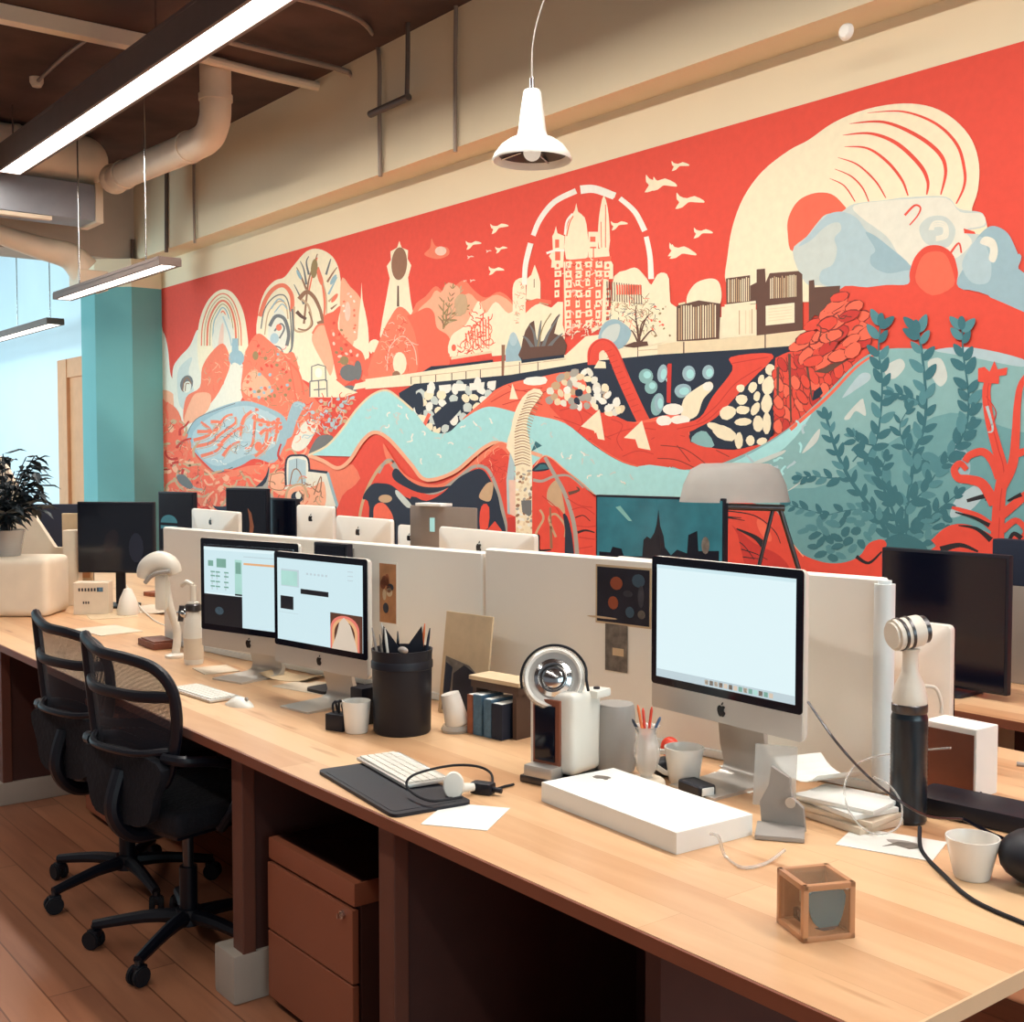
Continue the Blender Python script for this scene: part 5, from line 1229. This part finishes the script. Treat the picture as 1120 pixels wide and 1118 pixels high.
def mouse(label, p, rz, m='plastic_white'):
    t = thing('computer_mouse', label, 'mouse', p, rz)
    mb = MB(); rings = []; i = mb.mi(m)
    for k in range(9):
        f = k/8; s = math.sin(PI*min(.98, max(.02, f)))**.5; wv = .031*s; hv = .03*(math.sin(PI*(.12+f*.8)))**.8*s
        rings.append([mb.bm.verts.new((wv*math.cos(a), -.056+.112*f, max(.0, hv*math.sin(a)))) for a in [PI*j/10 for j in range(11)]])
    for A, B in zip(rings, rings[1:]):
        for j in range(10): mb.bm.faces.new((A[j], A[j+1], B[j+1], B[j])).material_index = i
        mb.bm.faces.new((A[10], A[0], B[0], B[10])).material_index = i
    mb.bm.faces.new(rings[0]).material_index = i; mb.bm.faces.new(rings[-1]).material_index = i
    mb.obj('shell', t, ang=70); MB().cyl((-.003, .03, .024), (.003, .03, .024), .006, 'plastic_grey').obj('scroll_wheel', t)
    return t
a, b = at(193, 752), at(250, 769)
keyboard('white keyboard in front of the two lit computers, near the chairs', tuple(at(224, 760)), math.atan2(b.y-a.y, b.x-a.x)-.02, .28, .11)
mouse('white mouse beside the keyboard near the chairs', tuple(at(262, 772)), R(-70))
# desk pad with keyboard
t = tag(MB().prism(rr(.44, .20, .02), .008, 'matteblack').prism(rr(.40, .165, .015), .0015, 'matteblack', Matrix.Translation((0, -.008, .0075))).obj('desk_pad', loc=at(428, 862), rz=R(-7)), 'black desk pad lying near the front edge of the bench', 'desk pad')
p = at(440, 848); print('pad', at(428, 862), 'kb', p)
keyboard('white keyboard lying on the black desk pad', (p.x, p.y, DESK+.0096), R(-8), .30, .12)
flush_keys()
# white earpiece-like object + black plug with cable
t = thing('magnifier_puck', 'white round disc object propped against the end of the keyboard', 'gadget', tuple(at(499, 872)), FACE)
MB().lathe([(0, 0), (.026, 0), (.029, .006), (.026, .014), (0, .016)], 'plastic_white', X=Matrix.Translation((-.005, -.01, .031)) @ Matrix.Rotation(R(80), 4, 'X') @ Matrix.Diagonal((.85, 1.1, 1, 1))).obj('disc', t)
MB().cyl((.012, .006, .02), (.04, .02, .018), .012, 'plastic_white', r1=.009).obj('stem', t)
tag(MB().box((0, 0, .014), (.055, .032, .026), 'matteblack', bev=.007).cyl((.025, 0, .014), (.05, 0, .012), .006, 'matteblack').obj('power_plug', loc=at(528, 868), rz=R(25)), 'black plug lying right of the white disc object', 'plug')
tag(MB().tube([at(505, 872, DESK+.02), at(470, 876, DESK+.02), at(446, 862, DESK+.03), at(452, 848, DESK+.05), at(490, 838, DESK+.045), at(520, 838, DESK+.03), at(537, 846, DESK+.01), at(540, 862, DESK+.005), at(553, 860, DESK+.004), at(562, 858, DESK+.004)], .0032, 'rubber').obj('cable'), 'black cable looping over the keyboard on the desk pad', 'cable')
sheet('white blank sheet at the front edge right of the desk pad', 510, 893, .15, .165, R(35), 'paper')
# ------------------------------------------------------------------ around the two lit computers
sheet('thin sketch paper sticking out under the arched-picture computer', 345, 752, .26, .16, .25, 'paper_warm')
sheet('grey papers lying left of the stand of the left lit computer', 236, 733, .15, .13, -.1, 'paper_warm', th=.003)
sheet('curled pale paper to the right of the lit computers', 322, 742, .22, .12, .5, 'cork', curl=.02)
tag(MB().box((0, 0, .03), (.12, .05, .06), 'matteblack', bev=.006).obj('black_case', loc=at(262, 716), rz=.1), 'black case under the chin of the left lit computer', 'case')
# small black caddy with clips
t = thing('pen_caddy', 'small square black caddy left of the white paper cup', 'holder', tuple(at(371, 798)), .4)
MB().box((0, 0, .024), (.062, .05, .048), 'matteblack', bev=.003).obj('tray', t)
for k in range(5): MB().tube([(-.02+.01*k, .01*(k % 2), .046), (-.022+.011*k, .0, .07+.006*(k % 3)), (-.018+.01*k, .008, .08)], .0035, 'matteblack', seg=6).obj('clip', t)
def cup(label, p, r0, r1, h, m='ceramic', handle=False, rz=0, fill=None, name='paper_cup', cat='cup'):
    t = thing(name, label, cat, p, rz); th = .0025
    MB().lathe([(0, 0), (r0*.92, 0), (r0, .004), (r1, h-.002), (r1, h), (r1-th, h), (r0-th, .008), (0, .007)], m, seg=40).obj('cup_body', t, ang=60)
    if handle:
        MB().tube([(r1*.93, 0, h*.82), (r1+.026, 0, h*.78), (r1+.03, 0, h*.5), (r0+.012, 0, h*.25), (r0*.95, 0, h*.22)], .0045, m, flat=1.5).obj('handle', t)
    if fill: MB().cyl((0, 0, h*.8), (0, 0, h*.81), r0+(r1-r0)*.8-th, fill, seg=32).obj('drink', t)
    return t
cup('white paper cup left of the tall black pen bin', tuple(at(390, 801)), .033, .041, .092)
tag(MB().box((0, 0, .055), (.055, .10, .11), 'matteblack', bev=.005).obj('black_box', loc=at(404, 790), rz=prz), 'black upright box behind the white paper cup', 'box')
# big black bin
bp = at(440, 800); t = thing('pen_bin', 'tall black round bin full of pens beside the white paper cup', 'bin', tuple(bp))
MB().lathe([(0, 0), (.078, 0), (.082, .006), (.086, .225), (.088, .24), (.084, .24), (.080, .22), (.076, .012), (0, .01)], 'matteblack', seg=44).obj('bin_body', t, ang=60)
MB().lathe([(.086, .185), (.0885, .188), (.0885, .205), (.086, .21)], 'matteblack', seg=44).obj('rim_band', t)
def stick(name, label, cat, base, tip, r, m, tipm=None, group=None):
    base, tip = Vector(base), Vector(tip); mb = MB().cyl(base, base.lerp(tip, .9), r, m, seg=8).cyl(base.lerp(tip, .9), tip, r, tipm or m, r1=r*.35, seg=8)
    o = mb.obj(name); return tag(o, label, cat, group)
rx = RT; z0 = DESK
for dx, dy, l, lean, m, lab, nm in ((-.06, .0, .30, -.05, 'plastic_grey', 'grey pen at the left rim of the tall black bin', 'pen'), (-.045, .02, .31, -.03, 'alu', 'silver pen second from the left in the tall black bin', 'pen'), (-.03, -.01, .30, -.035, 'plastic_white', 'white pen at the left of the tall black bin', 'pen'), (-.05, -.03, .285, -.02, 'photo_grey', 'mottled pencil at the front left of the tall black bin', 'pencil'), (-.015, .03, .285, 0, 'glossblack', 'black pen in the middle of the tall black bin', 'pen'), (.055, .01, .31, .02, 'orange_plastic', 'orange pencil at the right rim of the tall black bin', 'pencil'), (.066, -.01, .30, .03, 'navy', 'navy pen rightmost in the tall black bin', 'pen')):
    b = bp+RT*dx*.6+FW*dy+Vector((0, 0, .02)); tp = bp+RT*(dx+lean*.5)+FW*dy+Vector((0, 0, l))
    stick(nm, lab, nm, b, tp, .004, m, None, 'pens in the tall black bin')
for dx, a, lab in ((-.03, 1, 'black pointed ruler on the left in the tall black bin'), (.035, -1, 'black pointed ruler on the right in the tall black bin')):
    o = MB().prism([(-.03, .1), (.03, .1), (.028*1, .235), (-.022*a, .305), (-.028, .235)], .003, 'matteblack', yz(0)).obj('set_square', loc=bp+RT*dx, rz=FACE, smooth=False); tag(o, lab, 'ruler')
tag(MB().sph((0, 0, 0), .016, 'plastic_grey', sc=(1.4, .6, .6)).obj('eraser', loc=bp+RT*.01-FW*.075+Vector((0, 0, .247))), 'small grey eraser lying on the rim of the tall black bin', 'eraser')
# white tilted speaker
t = thing('tilted_speaker', 'white tilted cup shaped speaker on a clear base right of the black bin', 'speaker', tuple(at(498, 800)), FACE)
MB().lathe([(0, 0), (.028, .0), (.036, .01), (.032, .05), (.028, .09), (.0265, .097), (0, .094)], 'ceramic', X=Matrix.Translation((.008, 0, .016)) @ Matrix.Rotation(R(-14), 4, 'Y')).obj('speaker_body', t, ang=60)
MB().lathe([(0, 0), (.04, 0), (.042, .008), (.036, .02), (0, .02)], 'plastic_clear').obj('base', t)
tag(MB().sph((0, 0, .012), .05, 'paper_warm', sc=(1, .55, .24), seg=12).obj('crumpled_bag', loc=at(514, 796), rz=.3), 'crumpled brown paper behind the white tilted speaker', 'paper')
# wooden riser with books
rz = prz; rp_ = at(545, 800)
q, w = span(519, 574, at(545, 806).xy.dot(F2)+.03, prz)
t = thing('wooden_riser', 'small dark wooden riser with a pale top behind the coffee machine', 'shelf', (q.x, q.y, DESK), prz)
MB().box((0, .02, .155), (w, .09, .012), 'cork', bev=.002).box((0, .02, .138), (w-.01, .08, .022), 'riser_dark').obj('top', t, smooth=False)
for sx in (-1, 1): MB().box((sx*(w/2-.02), .02, .0635), (.014, .08, .127), 'riser_dark').obj('leg', t, smooth=False)
for x, m, wd, h_, lab in ((-.0622, 'book_rust', .022, .112, 'rust spined book under the wooden riser, leftmost'), (-.032, 'book_blue', .034, .115, 'blue and white lined book under the wooden riser'), (.008, 'book_blue', .03, .108, 'teal book beside the blue lined one under the riser'), (.045, 'navy', .04, .10, 'navy book nearest the coffee machine under the riser')):
    c_ = q+pd*x; o = thing('book', lab, 'book', (c_.x, c_.y-.01, DESK+.0005), prz, 'books under the wooden riser')
    MB().box((0, 0, h_/2), (wd, .09, h_), m, bev=.002).obj('cover', o, smooth=False); MB().box((0, .003, h_/2+.0), (wd-.006, .088, h_+.001), 'paper').obj('pages', o, smooth=False)
# ------------------------------------------------------------------ coffee machine
cp = at(604, 862); t = thing('coffee_machine', 'white capsule coffee machine with a clear round domed head', 'coffee machine', (cp.x-.05, cp.y+.080, DESK), R(13))
print('coffee', cp)
MB().box((0, .0, .009), (.13, .19, .018), 'steel_dark', bev=.006).obj('base', t)
MB().box((-.004, .01, .122), (.138, .12, .20), 'plastic_white', bev=.026, seg=5).obj('machine_body', t, ang=50)
MB().box((-.012, -.052, .115), (.08, .012, .175), 'edge_wood', bev=.003).obj('front_frame', t)['label'] = 'brown front frame'
MB().box((-.014, -.0585, .12), (.06, .006, .135), 'glossblack', bev=.002).obj('cup_recess', t)['label'] = 'dark cup recess'
MB().box((-.012, -.068, .03), (.085, .05, .03), 'alu', bev=.008).obj('drip_tray', t)
hx = Matrix.Translation((-.01, -.03, .250)) @ Matrix.Rotation(R(-28), 4, 'Z').inverted() @ Matrix.Rotation(R(72), 4, 'X')
MB().lathe([(0, -.035), (.05, -.035), (.072, -.02), (.078, 0), (.07, .01), (.066, .004), (0, -.01)], 'plastic_clear', X=hx, seg=40).obj('head_dome', t, ang=60)
MB().lathe([(.062, .006), (.068, .012), (.074, .004), (.068, -.001)], 'ceramic', X=hx, seg=40).obj('head_ring', t, ang=60)
MB().lathe([(.03, .008), (.036, .018), (.046, .012), (.044, .0), (.03, .0)], 'chrome', X=hx, seg=36).lathe([(0, .016), (.02, .014), (.029, .006), (0, .0)], 'chrome', X=hx, seg=30).lathe([(.048, .003), (.062, .005), (.062, 0), (.048, 0)], 'alu', X=hx, seg=36).obj('head_lens', t, ang=60)
MB().tube([hx @ Vector((.082*math.cos(a), .082*math.sin(a), -.005)) for a in [R(200-k*20) for k in range(10)]]+[(.07, -.005, .25), (.072, 0, .225)], .0035, 'rubber', n=4).obj('handle_loop', t)
MB().lathe([(0, 0), (.05, 0), (.052, .01), (.05, .15), (.046, .165), (0, .168)], 'plastic_grey', c=(.075, .11, .012)).obj('water_tank', t, ang=60)
MB().box((.06, .05, .212), (.05, .06, .02), 'plastic_white', bev=.008).cyl((.065, .045, .222), (.065, .045, .227), .008, 'matteblack').obj('tank_lid', t)
# vase with pencils
vp = at(707, 862); t = thing('glass_vase', 'carved glass vase with red pencils on a round coaster foot', 'vase', tuple(vp))
MB().lathe([(0, 0), (.043, 0), (.046, .008), (.044, .018), (.038, .024), (.03, .026), (0, .026)], 'paper_warm', seg=36).obj('foot', t, ang=50)
prof = [(.016, .026), (.014, .032), (.024, .045), (.031, .075), (.029, .105), (.022, .128), (.024, .142), (.032, .15), (.0295, .15), (.0215, .142), (.0195, .128), (.0265, .105), (.0285, .075), (.022, .048), (0, .036)]
X = Matrix.Identity(4); mb = MB(); mb.lathe(prof, 'clear_glass', seg=40)
for v in mb.bm.verts:
    a = math.atan2(v.co.y, v.co.x); r = v.co.xy.length
    if .05 < v.co.z < .13: s = 1+.05*math.cos(8*a); v.co.x *= s; v.co.y *= s
mb.obj('vase_body', t, ang=60)
MB().lathe([(0, .045), (.018, .05), (.022, .075), (.018, .1), (.012, .108), (0, .11)], 'amber').obj('filling', t)
for k, (dx, dy, l, m, lab, nm) in enumerate(((-.022, .0, .20, 'orange_plastic', 'orange topped pencil at the left of the carved glass vase', 'pencil'), (-.008, .012, .19, 'red_plastic', 'red pencil in the middle back of the carved glass vase', 'pencil'), (.012, .0, .195, 'red_plastic', 'bright red pencil right of centre in the carved glass vase', 'pencil'), (.032, -.004, .172, 'blue_plastic', 'blue pen at the right rim of the carved glass vase', 'pen'), (-.034, .004, .165, 'navy', 'dark pen at the left rim of the carved glass vase', 'pen'))):
    b = vp+RT*dx*.25+Vector((0, 0, .115)); tp = vp+RT*dx+FW*dy+Vector((0, 0, l)); stick(nm, lab, nm, b, tp, .0035, m, m, 'pencils in the carved glass vase')
cup('white mug right of the carved glass vase', tuple(at(748, 856)), .036, .048, .088, name='mug', cat='mug', handle=True, rz=R(215))
tag(MB().sph((0, 0, .03), .028, 'red_plastic', sc=(1, .8, 1)).obj('red_ball', loc=at(733, 830)), 'red round object behind the white mug', 'ball')
tag(MB().sph((0, 0, .022), .035, 'matteblack', sc=(1, 1.2, .7)).obj('black_pouch', loc=at(728, 848)), 'small black lump behind the vase and the mug', 'pouch')
t = thing('card_reader', 'small black boxy gadget in front of the white mug', 'gadget', tuple(at(762, 868)), R(-10)); MB().box((0, 0, .015), (.085, .05, .026), 'matteblack', bev=.009, seg=3).obj('case', t); MB().box((.04, 0, .015), (.01, .034, .018), 'edge_white', bev=.003).obj('end_cap', t)['label'] = 'pale end cap'
# long flat white box
t = thing('product_box', 'long flat white box with a grey logo lying on the bench', 'box', (-1.845, 1.808, DESK), R(-3)); MB().box((0, 0, .0225), (.45, .215, .045), 'paper', bev=.002).obj('carton', t, smooth=False)
lg = MB(); X = Matrix.Translation((-.17, .03, .0452)) @ Matrix.Rotation(R(-70), 4, 'Z')
b_ = [(0, .28), (.18, .34), (.36, .26), (.26, .12), (.25, -.05), (.38, -.17), (.30, -.36), (.15, -.5), (0, -.46), (-.15, -.5), (-.32, -.34), (-.42, -.05), (-.38, .2), (-.2, .34)]
lg.prism([(p.x*.036, p.y*.05) for p in spl([(a, b, 0) for a, b in b_], 3, True)], .0006, 'logo_grey', X).obj('logo', t, smooth=False)
MB().box((.1, -.0, .0456), (.004, .0, .0), 'plastic_grey') if False else None
tag(MB().tube([at(777, 912, DESK+.048), at(786, 916, DESK+.046), at(793, 936, DESK+.004), at(812, 949, DESK+.004), at(838, 944, DESK+.004), at(858, 930, DESK+.01)], .0035, 'plastic_clear').obj('cable'), 'clear flat cable hanging over the end of the long white box', 'cable')
# amber cube
t = thing('glass_cube', 'clear amber framed cube holding a teal card at the desk corner', 'cube', (-1.222, 1.601, DESK), R(-24)); s = .094; e = s/2
mb = MB()
for a in (-1, 1):
    for b in (-1, 1):
        mb.box((0, a*(e-.005), e+b*(e-.005)), (s, .010, .010), 'amber_frame', bev=.002); mb.box((a*(e-.005), 0, e+b*(e-.005)), (.010, s, .010), 'amber_frame', bev=.002); mb.box((a*(e-.005), b*(e-.005), e), (.010, .010, s), 'amber_frame', bev=.002)
mb.obj('frame', t)
MB().box((0, 0, .004), (s-.01, s-.01, .006), 'amber_frame').box((0, e-.004, e), (s-.016, .003, s-.016), 'amber_frame').box((-e+.004, 0, e), (.003, s-.016, s-.016), 'card_wood').obj('back_panels', t, smooth=False)
mb = MB().box((0, -e+.002, e), (s-.018, .002, s-.018), 'pane').box((e-.002, 0, e), (.002, s-.018, s-.018), 'pane').box((0, 0, s-.002), (s-.018, s-.018, .002), 'pane'); mb.obj('glass_panes', t, smooth=False)
tl = [(-.033, .027), (-.01, .031), (.03, .029), (.031, 0), (.02, -.028), (0, -.032), (-.018, -.026), (-.03, -.004)]
MB().prism([(p.x, p.y+e+.002) for p in spl([(a, b, 0) for a, b in tl], 3, True)], .004, 'teal_glossy', Matrix.Translation((e-.012, 0, 0)) @ Matrix.Rotation(PI/2, 4, 'Z') @ XZ).obj('teal_card', t)
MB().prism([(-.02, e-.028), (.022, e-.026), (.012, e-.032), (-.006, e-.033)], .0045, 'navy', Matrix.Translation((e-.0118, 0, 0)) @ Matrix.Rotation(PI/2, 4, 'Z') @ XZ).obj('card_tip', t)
MB().box((-.01, -.022, .024), (.03, .012, .018), 'glossblack', bev=.003).box((-.01, -.01, .052), (.05, .002, .03), 'cork').obj('black_block', t)
MB().cyl((.02, -e+.006, s-.012), (e-.006, .04, s-.012), .003, 'chrome').obj('metal_rod', t)
# ------------------------------------------------------------------ under the main computer: papers, phone stand, cables
sheet('white sheet right of the white mug under the computer', 800, 856, .16, .11, .2, 'paper')
sheet('second white sheet behind the clear phone stand', 826, 845, .16, .12, -.4, 'paper', z=DESK+.003)
t = thing('phone_stand', 'clear and grey plastic stand in front of the large lit computer', 'stand', tuple(at(857, 905)), R(20))
MB().prism([(-.045, 0), (.05, 0), (.045, .05), (.02, .07), (.015, .11), (-.025, .13), (-.03, .09), (-.05, .05)], .010, 'plastic_grey', yz(0)).obj('back_plate', t)
MB().box((.01, -.05, .006), (.10, .10, .010), 'plastic_grey', bev=.003, rz=.3).obj('foot_plate', t)
MB().cyl((.02, -.012, .06), (.02, -.018, .06), .011, 'alu', seg=20).obj('disc', t)
MB().box((-.03, .03, .10), (.09, .003, .13), 'plastic_clear', rot=Euler((-.25, 0, .2))).obj('clear_plate', t)
st_ = at(905, 893)
for k, (w_, d_, h_, m, rz_, lab) in enumerate(((.21, .14, .016, 'paper_warm', -.1, 'bottom brown envelope of the paper stack right of the clear stand'), (.20, .135, .012, 'paper_warm', .06, 'second brown envelope up in the paper stack under the computer'), (.19, .13, .012, 'paper', -.18, 'third paper bundle in the stack under the computer'), (.18, .13, .010, 'paper', .15, 'top paper bundle in the stack under the computer'))):
    tag(MB().box((0, 0, h_/2), (w_, d_, h_-.0006), m, bev=.004).obj('paper_bundle', loc=(st_.x+.03+(k % 2)*.01, st_.y+.02, DESK+sum((.016, .012, .012, .010)[:k])+.0003), rz=rz_), lab, 'papers', 'paper stack under the large computer')
sheet('curled white paper on top of the stack below the lit computer', 896, 850, .17, .13, -.3, 'paper', z=DESK+.056, curl=.03)
def silh(mb, w, d, th):
    mb.prism([(.02+.03*math.cos(a)*(1+.3*math.sin(3*a)), .01+.02*math.sin(a)) for a in [2*PI*k/14 for k in range(14)]], .0004, 'plastic_grey', Matrix.Translation((0, 0, th+.0002)))
    mb.prism([(-.02, -.03), (.0, -.01), (.03, -.02), (.05, .0), (.03, .02), (0, .015)], .0004, 'photo_grey', Matrix.Translation((.01, .0, th+.0006)))
sheet('white sheet with a grey print lying left of the white cup at right', 975, 923, .19, .135, .35, 'paper', deco=silh)
tag(MB().tube([at(1040, 818, DESK+.16), at(978, 824, DESK+.12), at(940, 834, DESK+.10), at(924, 858, DESK+.09), at(930, 890, DESK+.05), at(955, 912, DESK+.012), at(982, 905, DESK+.02), at(986, 880, DESK+.05), at(972, 858, DESK+.09), at(955, 850, DESK+.09)], .0022, 'plastic_clear').obj('cable'), 'thin clear cable curling above the paper stack', 'cable')
tag(MB().tube([at(884, 768, 1.0), at(915, 812, .95), at(950, 850, .88), at(985, 877, .84), at(1015, 893, .80), at(1052, 896, .77)], .0028, 'steel_dark').obj('cable'), 'grey cable running down from behind the lit computer to the right', 'cable')
tag(MB().tube([at(1052, 895, DESK+.02), at(1085, 912, DESK+.012), at(1130, 930, DESK+.006)], .004, 'glossblack').obj('cable'), 'glossy black cable lying on the black case at right', 'cable')
tag(MB().tube([at(1006, 905, DESK+.02), at(1008, 930, DESK+.004), at(1030, 955, DESK+.004), at(1065, 985, DESK+.004), at(1125, 1012, DESK+.004)], .0042, 'rubber').obj('cable'), 'black cable curving over the pale bench past the white cup', 'cable')
tag(MB().tube([at(690, 790, DESK+.06), at(676, 830, DESK+.01), at(664, 838, DESK+.004), at(640, 834, DESK+.004)], .003, 'plastic_clear').obj('cable'), 'clear cable behind the carved glass vase', 'cable')
tag(MB().box((0, 0, .0), (.012, .012, .06), 'ice_', bev=.002).obj('connector', loc=at(1050, 905, DESK+.04)), 'pale blue plug standing at the end of the grey cable', 'plug') if False else None
cup('white cup near the right edge beside the black pouch', tuple(at(1063, 960)), .033, .049, .078, name='paper_cup')
tag(MB().sph((0, 0, .052), .072, 'matteblack', sc=(1, 1, .72)).obj('black_pouch', loc=at(1136, 968)), 'round black pouch cut by the right edge next to the white cup', 'pouch')
# tall dark jar with white pump and lamp head
jp = at(993, 898); t = thing('spray_jar', 'tall dark ribbed jar with a white swivel head right of the screen', 'bottle', tuple(jp), FACE)
mb = MB(); prof = [(0, 0), (.036, 0)]
for k in range(24): prof += [(.039, .006+k*.0095), (.0383, .011+k*.0095)]
mb.lathe(prof+[(.034, .24), (0, .242)], 'glass_bottle').obj('jar', t, ang=20)
MB().lathe([(.036, .238), (.038, .242), (.038, .256), (.034, .26), (0, .26)], 'steel_dark').obj('collar', t)
MB().lathe([(.036, .258), (.037, .27), (.03, .30), (.018, .325), (.016, .365), (.02, .375), (0, .38)], 'pump_white').obj('neck', t, ang=60)
MB().cyl((-.045, -.01, .405), (.025, .01, .415), .034, 'pump_white', seg=28, bev=.006).cyl((.024, .01, .415), (.034, .012, .4165), .030, 'steel_dark', seg=28).cyl((-.03, -.006, .407), (-.024, -.004, .408), .036, 'steel_dark', seg=28).cyl((-.01, 0, .41), (-.004, .001, .411), .036, 'steel_dark', seg=28).obj('swivel_head', t, ang=40)
MB().tube([(.03, 0, .295), (.055, 0, .29), (.068, 0, .26), (.068, 0, .235)], .004, 'pump_white').obj('hose', t)
# white box speaker
cA = at(1067, 875); Df = cA.xy.dot(F2); d0 = Vector((1, 0)); L0 = isect(cA.xy, d0, 1014); w = (cA.xy-L0).length
dy = isect(cA.xy, Vector((0, 1)), 1097); dd = (dy-cA.xy).length; h = (875-797)/FP*Df
print('box', w, dd, h)
dd = min(max(dd, .05), .2)
t = thing('white_drive', 'white edged box with a brown face behind the tall dark jar', 'box', (cA.x-w/2, cA.y+dd/2, DESK), 0)
MB().box((0, 0, h/2), (w, dd, h), 'paper', bev=.003).obj('case', t, smooth=False); MB().box((0, -dd/2-.001, h/2-.004), (w-.012, .002, h-.02), 'leather_brown').obj('front_panel', t, smooth=False)
MB().cyl((w/2-.002, -dd/2+.02, .012), (w/2+.002, -dd/2+.02, .012), .004, 'ink').obj('screw', t)
q = at(1055, 893); tag(MB().box((0, 0, .02), (.26, .13, .04), 'matteblack', bev=.01).obj('black_case', loc=(q.x+.02, q.y+.015, DESK), rz=.12), 'flat black case between the tall jar and the black pouch', 'case')
q = at(1112, 838); tag(MB().tube([(0, 0, .006), (.05, .02, .006), (.09, -.02, .02), (.14, .02, .006), (.1, .05, .006), (.04, .04, .006)], .006, 'plastic_grey').obj('cable', loc=q), 'bundle of grey cable at the right edge of the bench', 'cable')
# lamp on the back bench
LD = 4.85
q = plan(850, LD); bz = DESK
t = thing('desk_lamp', 'desk lamp with a wide grey shade on a forked stand before the mural', 'lamp', (q.x, q.y, bz), FACE)
def L3(u, v): return ((u-850)/FP*LD, 0, zof(v, LD)-bz)
P = [L3(u, v) for u, v in ((743, 548), (752, 520), (765, 509), (800, 506), (840, 510), (856, 525), (864, 549))]
mb = MB(); i = mb.mi('lamp_shade'); rings = []
for k, p in enumerate(P):
    pass
cs = [(-.165, .445*0)]
sx = (L3(743, 548)[0]+L3(864, 549)[0])/2; sw = (L3(864, 549)[0]-L3(743, 548)[0])/2; z1 = L3(800, 549)[2]; z2 = L3(800, 507)[2]
mb.lathe([(sw, 0), (sw*.93, (z2-z1)*.45), (sw*.80, (z2-z1)*.85), (sw*.6, z2-z1), (0, (z2-z1)*1.02)], 'lamp_shade', X=Matrix.Translation((sx, 0, z1)) @ Matrix.Diagonal((1, .55, 1, 1)), seg=40).obj('shade', t, ang=60)
mb = MB(); a, b = L3(790, 554), L3(858, 556); mb.cyl(a, b, .014, 'steel_dark').obj('cross_arm', t)
MB().cyl(L3(852, 552), L3(880, 640), .010, 'steel_dark').cyl(L3(846, 556), (L3(826, 640)[0], 0, L3(826, 640)[2]), .008, 'steel_dark').obj('forked_stand', t)
MB().cyl((L3(880, 640)[0], 0, L3(880, 640)[2]), (L3(884, 660)[0], 0, .01), .010, 'steel_dark').cyl((L3(826, 640)[0], 0, L3(826, 640)[2]), (L3(824, 660)[0], 0, .01), .008, 'steel_dark').box((.0, 0, .008), (.30, .16, .016), 'steel_dark', bev=.004).obj('lamp_base', t)
# ------------------------------------------------------------------ light
def area(name, loc, rot, sx, sy, e, col=(1, 1, 1), spread=PI):
    l = bpy.data.lights.new(name, 'AREA'); l.shape = 'RECTANGLE'; l.size = sx; l.size_y = sy; l.energy = e; l.color = col; l.spread = spread
    o = bpy.data.objects.new(name, l); C.objects.link(o); o.location = loc; o.rotation_euler = rot; return o
W = bpy.data.worlds.new('world'); S.world = W; W.use_nodes = True
bg = W.node_tree.nodes['Background']; bg.inputs[0].default_value = (.9, .93, 1, 1); bg.inputs[1].default_value = .22
# tubes inside the long linear light
area('long_light_tube', (-3.8, yc, ZL-.01), (0, 0, 0), 9.8, WL-.05, 235, (1, .95, .88), PI)
area('short_light_tube', (-9.0, 3.2, 2.74), (0, 0, 0), 1.8, .1, 14, (1, .9, .78))
# added unseen light row behind the photographer, a fill from overhead
linlight('added unseen long linear light over the aisle behind the camera', -9.0, 2.0, -.4, ZL, WL, .17, (-7.5, -5, -2.5, 0, 1.5))
area('aisle_fill_light', (-3.5, -.4, ZL-.01), (0, 0, 0), 11, WL-.05, 75, (1, .95, .88), math.radians(160))
# daylight windows behind and to the right of the photographer
area('window_daylight_right', (4.6, 1.5, 2.0), (0, PI/2, 0), 2.4, 5, 150, (.68, .92, 1))
area('window_daylight_far', (-12.8, -2.2, 2.3), (R(74), 0, R(38)), 4, 2.4, 560, (.62, .9, 1))
S.view_settings.view_transform = 'Standard'; S.view_settings.look = 'None'; S.view_settings.exposure = 0; S.view_settings.gamma = 1
S.view_settings.use_curve_mapping = False
